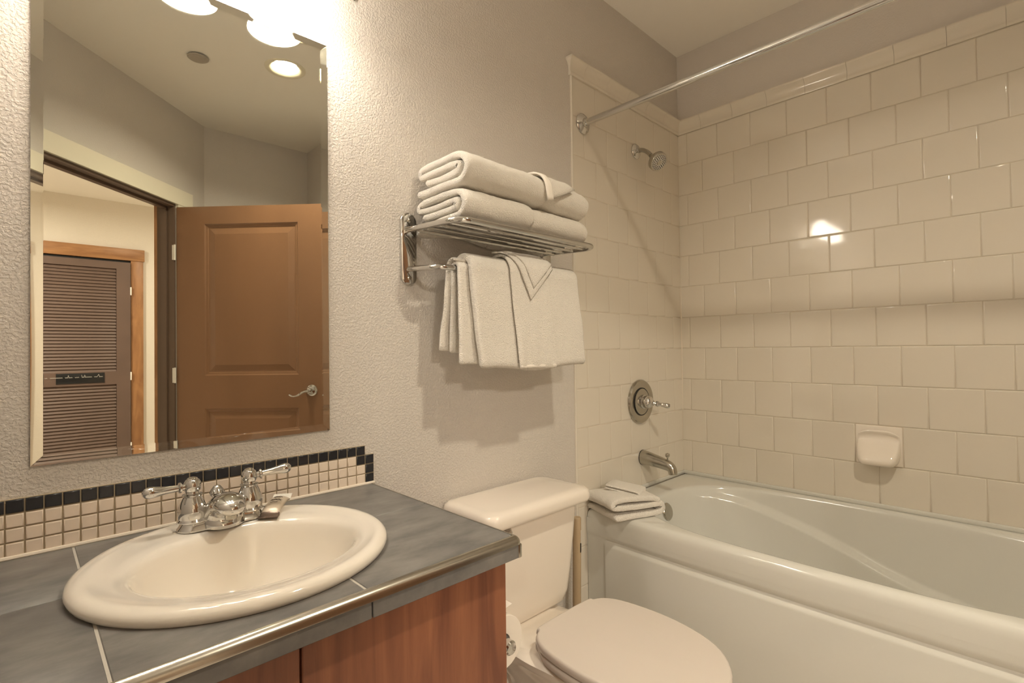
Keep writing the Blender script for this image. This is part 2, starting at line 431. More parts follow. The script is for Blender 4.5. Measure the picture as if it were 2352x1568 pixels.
for lo, hi in ((.986, 1.975), (.19, .862)):
    n = int((hi - lo) / pit)
    for k in range(n):
        place('slat', sme, d2, (fx0 + st + sw / 2, yb + .018, lo + .014 + k * (hi - lo) / n), (math.radians(25 + random.uniform(-2, 2)), 0, 0))
for hz in (1.765, .935, .25):
    obj('hinge', MB().rbox((LX - .006, yf - .006, hz - .04), (LX + .006, yf + .006, hz + .04), .003), m_white, d2)
t3 = empty('trim_3', (LX, LY, 0), 'honey wood casing with overhanging header around the louvered door', kind='structure')
obj('side_board', MB().rbox((LX + .002, LY, 0), (LX + .102, LY + .018, 2.066), .002), m_oak, t3)
obj('side_board', MB().rbox((fx0 - .102, LY, 0), (fx0 - .002, LY + .018, 2.066), .002), m_oak, t3)
obj('header_board', MB().rbox((fx0 - .115, LY, 2.066), (LX + .112, LY + .026, 2.18), .002), m_oakh, t3)
obj('dark_reveal', MB().box((fx0 - .002, LY - .004, 2.043), (LX + .003, LY + .001, 2.066)), m_dark, t3)
# black sign with white script on the middle rail
sg = empty('door_sign', (-2.008, yf, .93), 'small black sign with white script on the louvered door', 'sign')
obj('plaque', MB().rbox((-2.181, yf, .8825), (-1.8355, yf + .006, .978), .002), m_sign, sg)
mb = MB(); rs = random.Random(3); xx = -1.85
for wlen in (5, 6, 2, 4, 7, 1, 1):
    pts = []
    for k in range(wlen * 2 + 2):
        pts.append((xx - k * .0056, yf + .0068, .940 + (.0045 if k % 2 else -.0035) + (.018 if rs.random() < .10 else 0)))
    mb.tube(catmull(pts, 3), .0011, 5); xx -= wlen * .0112 + .024
obj('script', mb, m_signink, sg)

# ------------------------------------------------------------------ wall tiles
P = .1542; Z0 = .53; G = .0016
def tile_mesh(w, h, t, nm, axis, e1=.0045):
    """glazed tile, front at +t along local normal; axis 'x': front faces -x, axis 'y': front faces -y; origin at the tile's centre on the wall"""
    st = [(0, 0), (0, t - .0026), (.0012, t - .0010), (.0028, t - .0003), (e1, t)]
    mb = MB(); rings = []
    for e, d in st:
        a, b = w / 2 - e, h / 2 - e
        c = [(-a, -b), (a, -b), (a, b), (-a, b)]
        rings.append([((-d, p, q) if axis == 'x' else (p, -d, q)) for p, q in c])
    mb.loft(rings, True, False, False, True)
    mb.add(rings[-1], [(0, 1, 2, 3)], False)
    me = bpy.data.meshes.new(nm); me.from_pydata(mb.v, [], mb.f); me.polygons.foreach_set('use_smooth', mb.sm); fixn(me); me.set_sharp_from_angle(angle=math.radians(60))
    me.materials.append(m_tile); return me
TCACHE = {}
def tile(parent, axis, a0, a1, z0, z1, base, t=.007):
    w, h = round(a1 - a0 - G, 4), round(z1 - z0 - G, 4)
    if w < .006: return
    k = (axis, w, h, t)
    if k not in TCACHE: TCACHE[k] = tile_mesh(w, h, t, 'tile', axis)
    c = (a0 + a1) / 2; zc = (z0 + z1) / 2; j = lambda: random.uniform(-.0035, .0035)
    loc = (base, c, zc) if axis == 'x' else (c, base, zc)
    place('tile', TCACHE[k], parent, loc, (0, j(), j()) if axis == 'x' else (j(), 0, j()))
YE = -1.63
DISH = (-.744, -.8965)                              # the soap dish takes one tile's place
for r in range(11):
    off = -.0497 if r % 2 == 0 else -.0497 - .5 * P
    js = [0.0] + [off - j * P for j in range(-1, 12)]
    js = sorted({round(v, 5) for v in js if YE < v <= 0} | {YE}, reverse=True)
    for a, b in zip(js[:-1], js[1:]):
        if r == 1 and abs((a + b) / 2 - sum(DISH) / 2) < .04: DISHY = (b, a); continue
        tile(we, 'x', b, a, Z0 + r * P, Z0 + (r + 1) * P, .004)
XE = -.8544
for r in range(-4, 11):
    off = -.0062 if r % 2 else -.0833
    js = [off - j * P for j in range(0, 7)]
    lo = XE + .001; hi = 0.0
    if r < 0: hi = -.79
    js = sorted({round(v, 5) for v in js if lo + .01 < v < hi - .004} | {lo, hi}, reverse=True)
    z0 = max(Z0 + r * P, 0.004)
    for a, b in zip(js[:-1], js[1:]): tile(wn, 'y', b, a, z0, Z0 + (r + 1) * P, 0.0, .005)
obj('grout', MB().box((-.0002, YE, Z0 - .02), (.006, 0, Z0 + 11 * P + .03)), m_grout, we)
obj('grout', MB().box((XE, -.0034, 0), (0, .002, Z0 + 11 * P + .03)), m_grout, wn)
obj('edge_trim', MB().tube([(XE + .0015, -.002, 0), (XE + .0015, -.002, Z0 + 11 * P)], .0055, 10), m_tile, wn)
obj('caulk', MB().tube([(-.001, -.0045, Z0 + 2 * P), (-.001, -.0045, Z0 + 6 * P)], .0045, 8), m_caulk, we)
# crown cap pieces
ZT = Z0 + 11 * P
CAP = [(0, .0), (.010, .0), (.012, .006), (.010, .013), (.009, .022), (.012, .036), (.019, .049), (.027, .056), (.030, .060), (.029, .066), (.024, .067), (0, .067)]
def cap_piece(axis, a0, a1, parent, base):
    ring = lambda c: [((base - d, c, ZT + z) if axis == 'x' else (c, base - d, ZT + z)) for d, z in CAP]
    g = .0004
    mb = MB().loft([ring(a0 + g), ring(a1 - g)], True, True, True, True)
    obj('cap_tile', mb, m_tile, parent, sharp=50)
js = [-.001] + [-.0497 - .5 * P - j * P for j in range(0, 11)]
js = [v for v in js if v > YE] + [YE]
for a, b in zip(js[:-1], js[1:]): cap_piece('x', b, a, we, .002)
js = [-.001] + [-.1604 - j * P for j in range(0, 5)]
js = [v for v in js if v > XE + .02] + [XE - .004]
for a, b in zip(js[:-1], js[1:]): cap_piece('y', b, a, wn, 0.0)
# flared return at the free end of the cap
mb = MB(); rings = []
for d, z in CAP:
    rings.append([(XE - .004 - d * .75, 0.0, ZT + z), (XE - .004 - d * .75, -d, ZT + z), (XE - .003, -d, ZT + z), (XE - .003, 0, ZT + z)])
mb.loft(rings, True, True, True, True); obj('cap_return', mb, m_tile, wn, sharp=50)

# ceramic soap dish
sd = empty('soap_dish', (0, (DISHY[0] + DISHY[1]) / 2, .76), 'glossy white ceramic soap dish set into the tiled tub wall', 'soap dish')
sy = (DISHY[0] + DISHY[1]) / 2; sz0, sz1 = Z0 + P, Z0 + 2 * P
obj('back_plate', MB().rbox((-.0065, DISHY[0] + .0015, sz0 + .0015), (.004, DISHY[1] - .0015, sz1 - .0015), .004, 3), m_porc, sd)
mb = MB(); rings = []; n = 33
# scoop: raised upper lip, hollow below it, then out to the rounded lower lip
for (z, out, wd) in ((.137, .010, .062), (.134, .015, .066), (.129, .0155, .068), (.122, .0085, .069), (.108, .0075, .070), (.092, .013, .0705), (.075, .026, .071), (.058, .042, .0705), (.043, .055, .069), (.030, .064, .067), (.018, .067, .063), (.008, .062, .057), (.003, .046, .050), (.002, .008, .044)):
    ring = []
    for k in range(n):
        s = -1 + 2 * k / (n - 1); e = (1 - abs(s) ** 6) ** .4 if abs(s) < 1 else 0
        b_ = .016 if 0 < k < n - 1 else .006
        ring.append((-(b_ + (out - b_) * e), sy + s * wd, sz0 + z - .016 * s * s * s * s * (1 if z > .1 else 0)))
    rings.append(ring)
mb.loft(rings, False, False, False); obj('scoop', mb, m_porc, sd, sharp=80)

# ------------------------------------------------------------------ bathtub
TX0, TX1, TY0, TY1, TZ = -.80, -.002, -.006, -1.625, .522
tub = empty('bathtub', (-.4, -.8, 0), 'white acrylic alcove bathtub with panelled apron', 'bathtub')
NA, cxb, cyb, ab, bb, en = 256, -.412, -.815, .362, .69, 3.0
def sup(phi, a, b, e):
    c, s = math.cos(phi), math.sin(phi)
    return math.copysign(abs(c) ** (2 / e), c) * a, math.copysign(abs(s) ** (2 / e), s) * b
_d = [sup(2 * PI * k / 8000, ab, bb, en) for k in range(8001)]
_L = [0.0]
for _a, _b in zip(_d[:-1], _d[1:]): _L.append(_L[-1] + math.hypot(_b[0] - _a[0], _b[1] - _a[1]))
PHI = []; _i = 0
for k in range(NA):
    while _L[_i + 1] < _L[-1] * k / NA: _i += 1
    PHI.append(2 * PI * (_i + (_L[-1] * k / NA - _L[_i]) / max(1e-9, _L[_i + 1] - _L[_i])) / 8000)
def xfront(y): return TX0 - .018 * (1 - ((y + .82) / .82) ** 2)
def outer(phi, inset=0):
    c, s = sup(phi, 1, 1, en)
    m_ = 1 / max(abs(c), abs(s)); px_, py_ = c * m_, s * m_
    y = (TY0 + TY1) / 2 + py_ * ((TY0 - TY1) / 2 - inset)
    x0_ = xfront(y) + inset; x1_ = TX1 - inset
    return (x0_ + x1_) / 2 + px_ * (x1_ - x0_) / 2, y
rings = []
def ring_outer(inset, z): return [(*outer(PHI[k], inset), z) for k in range(NA)]
for ins, z in ((.0, .455), (.0, .490), (.002, .505), (.007, .515), (.015, .520), (.024, TZ)): rings.append(ring_outer(ins, z))
zc_pts = [(-.05, .515), (-.30, .492), (-.66, .390), (-.885, .305), (-1.1, .262), (-1.7, .24)]
def zcrease(y):
    for (ya, za), (yb_, zb) in zip(zc_pts[:-1], zc_pts[1:]):
        if y <= ya and y >= yb_: return za + (zb - za) * (y - ya) / (yb_ - ya)
    return zc_pts[0][1] if y > ya else zc_pts[-1][1]
prof = [(1.03, TZ), (1.012, TZ - .001), (1.0, TZ - .005), (.992, TZ - .014), (.985, TZ - .03)]
nd = 72
for i in range(1, nd + 1):
    t = i / nd; prof.append((.985 - .13 * t - .05 * t * t, TZ - .03 - .375 * t))
prof += [(.78, .105), (.72, .098), (.5, .093), (.2, .09)]
for s_, z in prof:
    ring = []
    for k in range(NA):
        x, y = sup(PHI[k], ab * s_, bb * (s_ if s_ > .9 else s_ * 1.0), en)
        yy = cyb + y; xx = cxb + x
        dz = TZ - z
        if y < 0: yy += dz * .55 * min(1, (-y / bb)) ** 3      # sloping backrest at the far end
        if x > 0 and z > .1:
            zc_ = sum(zcrease(yy + .02 * q_) for q_ in range(-4, 5)) / 9; f = max(0., min(1., (zc_ - z) / .020)); f = f * f * (3 - 2 * f)
            fade = min(1, max(0, x / ab - .45) / .3)
            xx -= .034 * f * fade
        ring.append((xx, yy, z))
    rings.append(ring)
mb = MB().loft(rings, True, False, True)
obj('basin', mb, m_acry, tub, sharp=60)
# apron: upper band, groove and a slightly proud recessed-edge panel
mb = MB(); ys = [TY0 - .0005 + (TY1 - TY0) * k / 40 for k in range(41)]
def aprof(y):
    xf = xfront(y); e = min(1, max(0, (-.085 - y) / .012)) * min(1, max(0, (y + 1.545) / .012))
    return [(xf + .0, .488), (xf + .0003, .440), (xf + .001, .431), (xf + .004, .4245), (xf + .006 + .004 * e, .417), (xf + .006 + .001 * e, .410), (xf + .006 - .006 * e, .402), (xf + .006 - .008 * e, .395), (xf + .006 - .006 * e, .05), (xf + .012, .0)]
ys = sorted(set(ys + [-.080, -.083, -.0865, -.090, -.094, -.098, -.1, -1.53, -1.54, -1.55]), reverse=True)
mb.loft([[(x, y, z) for x, z in aprof(y)] for y in ys], False, False, False)
mb.add([(xfront(TY0) + .0, TY0, .488), (xfront(TY0) + .012, TY0, 0), (TX0 + .3, TY0, 0), (TX0 + .3, TY0, .488)], [(0, 1, 2, 3)], False)
obj('apron', mb, m_acry, tub, sharp=50)
obj('tile_flange', MB().rbox((-.79, -.014, TZ - .004), (-.003, -.004, TZ + .014), .004).rbox((-.014, TY1, TZ - .004), (-.003, -.004, TZ + .014), .004), m_acry, tub)
mb = MB().lathe([(.036, 0), (.036, .004), (.032, .008), (.012, .010), (0, .010)], (-.425, -.146, .452), (0, -.95, .25), 28)
mb.lathe([(.006, 0), (.006, .004), (0, .005)], (-.425, -.155, .440), (0, -.95, .25), 12)
obj('overflow_plate', mb, m_satin, tub, label='round satin metal overflow plate')

# ------------------------------------------------------------------ shower fittings
rod = empty('shower_curtain_rod', (-.788, -.8, 2.054), 'chrome shower curtain rod spanning above the tub edge', 'curtain rod')
obj('pole', MB().tube([(-.788, -.012, 2.054), (-.788, -1.625, 2.054)], .0128, 24), m_chrome, rod)
FL = [(.041, 0), (.041, .004), (.037, .008), (.034, .009), (.030, .013), (.019, .016), (.018, .024), (.0, .024)]
obj('flange', MB().lathe(FL, (-.788, -.005, 2.054), (0, -1, 0), 32), m_chrome, rod)
obj('flange', MB().lathe(FL, (-.788, -1.629, 2.054), (0, 1, 0), 32), m_chrome, rod)

sh = empty('shower_sprayer', (-.400, -.005, 2.044), 'chrome round shower head angled down from tiled wall', 'shower head')
obj('flange', MB().lathe([(.034, 0), (.034, .003), (.029, .009), (.018, .013), (.012, .015), (.012, .02)], (-.400, -.005, 2.044), (0, -1, 0), 28), m_chrome, sh)
arm = catmull([(-.400, -.01, 2.044), (-.402, -.04, 2.040), (-.406, -.068, 2.022), (-.410, -.088, 2.000)], 5)
obj('arm', MB().tube(arm, .0095, 14), m_satin, sh)
hc = Vector((-.410, -.092, 1.995)); hax = Vector((-.16, -.62, -.60)).normalized()
obj('head', MB().lathe([(.0, -.004), (.011, -.003), (.013, .006), (.015, .008), (.015, .018), (.020, .020), (.030, .030), (.039, .036), (.0415, .040), (.0415, .056), (.040, .059), (.036, .060), (.0, .060)], hc, hax, 36), m_satin, sh)
fo = hc + hax * .0611
ua = hax.cross(Vector((0, 0, 1))).normalized(); ub = hax.cross(ua)
mb = MB()
for rr_, cnt in ((.018, 12), (.0245, 18), (.031, 24)):
    for k in range(cnt):
        a = 2 * PI * (k + (.5 if cnt == 18 else 0)) / cnt
        c_ = fo + (ua * math.cos(a) + ub * math.sin(a)) * rr_
        rd = (ua * math.cos(a) + ub * math.sin(a)); tg = hax.cross(rd)
        mb.add([c_ + rd * .0027 + tg * .0016, c_ + rd * .0027 - tg * .0016, c_ - rd * .0027 - tg * .0016, c_ - rd * .0027 + tg * .0016, c_ + hax * .0015],
               [(0, 1, 4), (1, 2, 4), (2, 3, 4), (3, 0, 4)], False)
no = obj('nozzles', mb, m_dark, sh, label='ring of dark spray nozzles', kind='stuff')
obj('face_plate', MB().lathe([(.0345, .0), (.0345, .0009), (.0, .0009)], fo - hax * .0012, hax, 32), m_chrome, sh)
obj('hub_cap', MB().lathe([(.012, 0), (.011, .002), (.0, .003)], fo + hax * .0003, hax, 20), m_satin, sh)

vl = empty('shower_valve', (-.398, -.005, .910), 'round satin shower valve with lever handle on tiled wall', 'valve')
obj('escutcheon', MB().lathe([(.099, 0), (.099, .004), (.094, .012), (.086, .015), (.078, .013), (.068, .010), (.060, .009), (.0, .009)], (-.398, -.005, .910), (0, -1, 0), 48), m_satin, vl)
obj('inner_ring', MB().lathe([(.0625, .0), (.0625, .0032), (.0, .0032)], (-.398, -.0135, .910), (0, -1, 0), 40), m_dark, vl)
obj('dial_plate', MB().lathe([(.058, 0), (.058, .004), (.055, .006), (.0, .006)], (-.398, -.0135, .910), (0, -1, 0), 40), m_satin, vl)
obj('hub', MB().lathe([(.031, 0), (.031, .010), (.027, .013), (.028, .022), (.028, .032), (.022, .043), (.010, .049), (0, .050)], (-.398, -.019, .910), (0, -1, 0), 32), m_chrome, vl)
ld = Vector((.50, -.62, -.16)).normalized(); lo_ = Vector((-.390, -.052, .908))
mb = MB().lathe([(.008, 0), (.008, .010), (.012, .013), (.012, .017), (.007, .020), (.007, .024), (.012, .028), (.013, .034), (.010, .040), (.0075, .046), (.009, .056), (.0115, .068), (.0125, .078), (.010, .086), (0, .089)], lo_, ld, 20)
obj('lever', mb, m_chrome, vl)

sp = empty('tub_spout', (-.384, -.005, .657), 'satin metal tub spout with diverter knob', 'tub spout')
pth = [(-.384, -.005, .657, .0335), (-.3835, -.03, .6555, .0312), (-.382, -.06, .651, .0283), (-.380, -.09, .646, .0256), (-.3785, -.115, .6405, .0236), (-.3775, -.132, .635, .0222), (-.377, -.144, .626, .0205), (-.377, -.149, .614, .019), (-.377, -.1505, .602, .0185)]
pc = catmull([p[:3] for p in pth], 4); rcs = catmull([(p[3], 0, 0) for p in pth], 4)
obj('body', MB().tube(pc, [v.x for v in rcs], 24), m_satin, sp)
obj('wall_ring', MB().lathe([(.0335, 0), (.0335, .004), (.032, .005)], (-.384, -.0045, .657), (0, -1, 0), 28), m_dark, sp)
obj('diverter_knob', MB().lathe([(.0032, 0), (.0032, .018), (.004, .020), (.0085, .024), (.010, .030), (.0085, .037), (0, .040)], (-.3775, -.126, .652), (0, 0, 1), 18), m_satin, sp)

# ------------------------------------------------------------------ vanity: cabinet, countertop, backsplash
CT = .798; CR = -1.7212; CF = -.570; XC = -2.13
cab = empty('vanity_cabinet', (XC, -.3, 0), 'cherry wood vanity cabinet with flat doors under the grey countertop', 'cabinet')
cl, cr_, cfy = XW + .003, -1.737, -.540
mb = MB().box((cr_ - .018, cfy + .02, 0), (cr_, -.004, .754)); obj('side_panel', mb, m_cab, cab)
mb = MB().box((cl, cfy + .02, 0), (cl + .018, -.004, .754)); obj('side_panel', mb, m_cab, cab)
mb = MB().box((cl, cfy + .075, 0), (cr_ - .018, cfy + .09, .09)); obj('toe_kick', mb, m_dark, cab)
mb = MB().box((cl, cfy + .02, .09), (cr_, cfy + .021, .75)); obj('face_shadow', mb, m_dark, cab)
mb = MB().box((cl, -.02, 0.0), (cr_ - .018, -.012, .75)); obj('back_panel', mb, m_cab, cab)
for a, b in ((cl + .002, XC - .0015), (XC + .0015, cr_)):
    obj('door', MB().rbox((a, cfy, .10), (b, cfy + .02, .746), .0015, 1), m_cab, cab)

ctop = empty('countertop', (-2.12, -.28, CT), 'slate grey tiled countertop with brushed metal edge', 'countertop')
ce = MB(); ring = lambda z: [(-2.127 + .212 * math.cos(2 * PI * k / 64), -.288 + .204 * math.sin(2 * PI * k / 64), z) for k in range(64)]
ce.loft([ring(.6), ring(.9)], True, True, True, False)
cutter = obj('cutter', ce, m_dark)
bed = obj('grout_bed', MB().box((XW + .003, CF + .012, .762), (CR - .010, -.003, CT - .0012)), m_cgrout, ctop); cut(bed, cutter)
XS = [XW + .004, -2.3415, -2.0385, CR - .0095]; YSM = [-.004, -.2615, CF + .0135]; gt = .0035
for i in range(3):
    for j in range(2):
        x0_, x1_ = XS[i] + (gt / 2 if i else 0), XS[i + 1] - (gt / 2 if i < 2 else 0)
        y1_, y0_ = YSM[j] - (.0011 if j else 0), YSM[j + 1] + (.0011 if j == 0 else 0)
        t_ = obj('tile', MB().rbox((x0_, y0_, CT - .009), (x1_, y1_, CT), .0012, 1), m_slate, ctop)
        cut(t_, cutter)
bpy.data.objects.remove(cutter)
# front edge tiles and right edge tiles below the metal profile
ez0, ez1 = .757, .7835
for a, b in ((XW + .003, -2.3365), (-2.3345, -2.036), (-2.0340, CR - .006)):
    obj('edge_tile', MB().rbox((a, CF + .002, ez0), (b, CF + .012, ez1), .001, 1), m_slate, ctop)
obj('edge_tile', MB().rbox((CR - .011, CF + .010, ez0), (CR - .002, -.002, ez1), .001, 1), m_slate, ctop)
obj('edge_backer', MB().box((XW + .003, CF + .012, .757), (CR - .011, CF + .03, .79)), m_dark, ctop)
q = [(0, 0)] + [(.0145 * math.cos(a), .0145 * math.sin(a)) for a in [PI / 2 * k / 8 for k in range(9)]]
def mprofile(sign):
    return [(0, CT - .0146), (.0135, CT - .0146)] + [(.0135 * math.cos(PI / 2 * k / 8), CT - .0135 + .0145 * math.sin(PI / 2 * k / 8)) for k in range(9)]
fr = [(CF + .0125 - d, z) for d, z in mprofile(1)]
mb = MB().extrude(fr, XW + .003, CR - .012, 0, True)
rt_ = [(CR - .0125 + d, z) for d, z in mprofile(1)]
mb.loft([[(x, -.001, z) for x, z in rt_], [(x, CF + .012, z) for x, z in rt_]], True, True, True, True)
mb.lathe([(.0135, -.0146), (.0135, -.0135)] + [(.0135 * math.cos(PI / 2 * k / 8), -.0135 + .0145 * math.sin(PI / 2 * k / 8)) for k in range(9)], (CR - .0125, CF + .0125, CT), (0, 0, 1), 32)
obj('metal_edge', mb, m_satin, ctop, label='brushed metal rounded edge profile')
obj('corner_post', MB().rbox((CR - .0095, CF + .0005, .757), (CR - .0002, CF + .0095, CT - .0145), .002), m_satin, ctop)

bs = empty('tile_backsplash', (-2.1, 0, .85), 'cream mosaic backsplash with black stepped border above the countertop', 'backsplash')
MP, MZ, M0, MR = .0253, .9018, -1.774, .0250
def small_tile(w, h, m, nm='mosaic_tile'):
    mb = MB(); rings = []
    for e, d in ((0, 0), (0, .0058), (.0007, .0073), (.0018, .008)):
        a, b = w / 2 - e, h / 2 - e
        rings.append([(p, -d, q_) for p, q_ in ((-a, -b), (a, -b), (a, b), (-a, b))])
    mb.loft(rings, True, False, False, True); mb.add(rings[-1], [(0, 1, 2, 3)], False)
    me = bpy.data.meshes.new(nm); me.from_pydata(mb.v, [], mb.f); me.polygons.foreach_set('use_smooth', mb.sm); fixn(me); me.set_sharp_from_angle(angle=math.radians(60)); me.materials.append(m)
    return me
tb, tcr = small_tile(MP - .0022, MR - .0022, m_black), small_tile(MP - .0022, MR - .0022, m_cream)
for c in range(-2, 30):
    for r in range(4):
        if c == -2 and r == 0: continue
        blk = r == 0 or (c == -1 and r == 1) or c == -2
        xx = M0 - (c + .5) * MP
        j = lambda: random.uniform(-.012, .012)
        place('mosaic_tile', tb if blk else tcr, bs, (xx, 0, MZ - (r + .5) * MR), (j(), 0, j()))
obj('grout', MB().box((XW + .002, -.0052, CT), (M0 + MP, .001, MZ)).box((M0 + MP, -.0052, CT), (M0 + 2 * MP, .001, MZ - MR)), m_mgrout, bs)
obj('caulk', MB().tube([(XW + .002, -.0075, CT + .002), (M0 + 2 * MP, -.0075, CT + .002)], .0045, 8), m_caulk, bs)
obj('caulk', MB().tube([(M0 + 2 * MP - .003, -.002, MZ - MR + .001), (M0 + 2 * MP - .003, -.002, CT)], .0022, 6), m_caulk, bs)

# ------------------------------------------------------------------ sink
sk = empty('sink', (-2.127, -.288, CT), 'bone white oval drop-in sink in the grey counter', 'sink')
SR = [(-2.127, -.290, .236, .228, .7965), (-2.127, -.290, .241, .233, .801), (-2.127, -.290, .2425, .2345, .807), (-2.127, -.290, .2405, .2325, .813), (-2.127, -.290, .234, .226, .8178),
      (-2.127, -.290, .225, .217, .8195), (-2.126, -.291, .217, .208, .8180), (-2.124, -.294, .209, .198, .8155), (-2.122, -.300, .196, .180, .8140), (-2.120, -.305, .184, .163, .8125),
      (-2.120, -.307, .177, .154, .8085), (-2.120, -.307, .172, .149, .800), (-2.120, -.306, .167, .144, .785), (-2.120, -.304, .160, .137, .765), (-2.120, -.301, .150, .127, .74), (-2.120, -.297, .134, .113, .715),
      (-2.120, -.292, .110, .092, .693), (-2.120, -.288, .078, .064, .678), (-2.120, -.286, .042, .036, .671), (-2.120, -.286, .023, .023, .669)]
NS = 96
mb = MB().loft([[(cx_ + a * math.cos(2 * PI * k / NS), cy_ + b * math.sin(2 * PI * k / NS), z) for k in range(NS)] for cx_, cy_, a, b, z in SR], True, False, False)
obj('basin', mb, m_sink, sk, sharp=80)
obj('drain', MB().lathe([(.023, .0), (.022, .003), (.016, .002), (.015, .006), (0, .007)], (-2.120, -.286, .668), (0, 0, 1), 24), m_chrome, sk)

# ------------------------------------------------------------------ faucet
fa = empty('faucet', (-2.121, -.115, .8145), 'chrome two-handle faucet standing on the sink deck', 'faucet')
FX, FY, FZ = -2.121, -.118, .8148
def stad(hw, hd, z, n=12):
    pts = []
    for k in range(n + 1): a = -PI / 2 + PI * k / n; pts.append((FX + hw - hd + hd * math.cos(a), FY + hd * math.sin(a), z))
    for k in range(n + 1): a = PI / 2 + PI * k / n; pts.append((FX - hw + hd + hd * math.cos(a), FY + hd * math.sin(a), z))
    return pts
mb = MB().loft([stad(.0785, .028, FZ), stad(.0785, .028, FZ + .003), stad(.0745, .0242, FZ + .008), stad(.0715, .0212, FZ + .014), stad(.069, .019, FZ + .0205)], True, True, True)
obj('base_plate', mb, m_chrome, fa)
BELL = [(.0255, 0), (.0262, .002), (.0245, .0045), (.0235, .006), (.0248, .012), (.0252, .020), (.0235, .029), (.0195, .038), (.0160, .045), (.0150, .047), (.0172, .0485), (.0172, .051), (.0125, .053), (.0120, .056), (.0145, .0605), (.0155, .067), (.0145, .074), (.0115, .0785), (.010, .0790), (.0085, .082), (.004, .0838), (0, .084)]
for sx in (-1, 1):
    hx = FX + sx * .0512
    hd_ = empty('handle', Vector((hx, FY, FZ)) - fa.location); hd_.parent = fa
    mb = MB().lathe(BELL, (hx, FY, FZ + .016), (0, 0, 1), 28)
    bell = obj('bell', mb, m_chrome, None, loc=(hx, FY, FZ)); bell.parent = fa; bell.location = Vector((hx, FY, FZ)) - fa.location; bell.name = 'handle_bell'
    bpy.data.objects.remove(hd_)
    ax = Vector((sx * .95, -.12 if sx < 0 else -.16, .03 if sx < 0 else .10)).normalized()
    mb = MB().lathe([(.006, 0), (.006, .006), (.010, .008), (.010, .011), (.006, .013), (.0065, .022), (.0072, .034), (.0088, .044), (.0104, .053), (.0108, .059), (.0085, .066), (.004, .0695), (0, .070)], Vector((hx, FY, FZ + .0825)) + ax * .012, ax, 18)
    lv = obj('lever', mb, m_chrome, bell)
sec = [(-.012, .004, .041, .037), (-.014, .016, .0385, .035), (-.019, .028, .0355, .0315), (-.029, .0385, .033, .027), (-.046, .0455, .0305, .0225), (-.063, .0470, .0282, .0190), (-.077, .0450, .0243, .0155), (-.0870, .0415, .0175, .0115), (-.0920, .0388, .007, .005)]
rings = []; cs = catmull([(s_[0], s_[1], 0) for s_ in sec], 3); ws = catmull([(s_[2], s_[3], 0) for s_ in sec], 3)
for i, (c_, w_) in enumerate(zip(cs, ws)):
    t = (cs[min(i + 1, len(cs) - 1)] - cs[max(i - 1, 0)]).normalized(); nrm = Vector((-t.y, t.x, 0))
    ring = []
    for k in range(28):
        a = 2 * PI * k / 28; ox = w_.x * math.cos(a); on = w_.y * math.sin(a)
        ring.append((FX + ox, FY + .004 + c_.x + nrm.x * on, FZ + c_.y + nrm.y * on))
    rings.append(ring)
obj('spout', MB().loft(rings, True, True, True), m_chrome, fa, sharp=50)
obj('aerator', MB().lathe([(.0105, 0), (.0112, .003), (.0112, .014), (.0, .014)], (FX, FY - .062, FZ + .0225), (0, 0, 1), 20), m_satin, fa)
obj('lift_knob', MB().lathe([(.0035, 0), (.0035, .030), (.0075, .033), (.009, .036), (.0135, .041), (.0145, .045), (.011, .051), (.0075, .056), (.005, .0585), (0, .060)], (FX - .003, FY + .022, FZ + .012), (0, 0, 1), 20), m_chrome, fa)

# sachet of toiletry by the faucet
sc = empty('toiletry_sachet', (-2.008, -.102, .82), 'small cream printed toiletry packet lying beside the faucet', 'packet')
A_, B_ = Vector((-2.047, -.160, 0)), Vector((-1.977, -.050, 0)); ld_ = (B_ - A_).normalized(); lw = Vector((ld_.y, -ld_.x, 0)); LL = (B_ - A_).length
def sachet_ring(s, w, h, zb):
    pts = []
    for k in range(16):
        a = 2 * PI * k / 16; c = math.copysign(abs(math.cos(a)) ** .7, math.cos(a)); s2 = math.sin(a)
        p = A_ + ld_ * s + lw * (c * w); pts.append((p.x, p.y, zb + h * (.5 + .5 * s2)))
    return pts
zb = .8165
mb = MB().loft([sachet_ring(.014, .0190, .004, zb), sachet_ring(.020, .0182, .012, zb), sachet_ring(.030, .0175, .016, zb), sachet_ring(.06, .0172, .018, zb), sachet_ring(.095, .0172, .017, zb), sachet_ring(.106, .0178, .013, zb), sachet_ring(.112, .0190, .006, zb + .002)], True, True, True)
obj('pouch', mb, m_foil, sc)
mb = MB().loft([sachet_ring(-.004, .0205, .0012, zb), sachet_ring(.008, .0200, .0016, zb), sachet_ring(.016, .0186, .0075, zb)], True, True, True)
obj('end_fold', mb, m_foil2, sc, label='folded shiny end of the packet')
mb = MB()
for k in range(22):
    w = -.0195 + .039 * k / 22; w2 = w + .039 / 22
    p = [A_ + ld_ * s + lw * v for s, v in ((.110, w), (.110, w2), (.128 + .002 * (k % 2), w2), (.128 + .002 * (k % 2), w))]
    zz = [.003, .003, .010, .010]
    mb.add([(a.x, a.y, zb + z + .003) for a, z in zip(p, zz)] + [(a.x, a.y, zb + z + .002) for a, z in zip(p, zz)], [(0, 1, 2, 3), (7, 6, 5, 4), (0, 4, 5, 1), (1, 5, 6, 2), (2, 6, 7, 3), (3, 7, 4, 0)], False)
obj('crimped_seal', mb, m_white, sc)
mb = MB(); rs = random.Random(5)
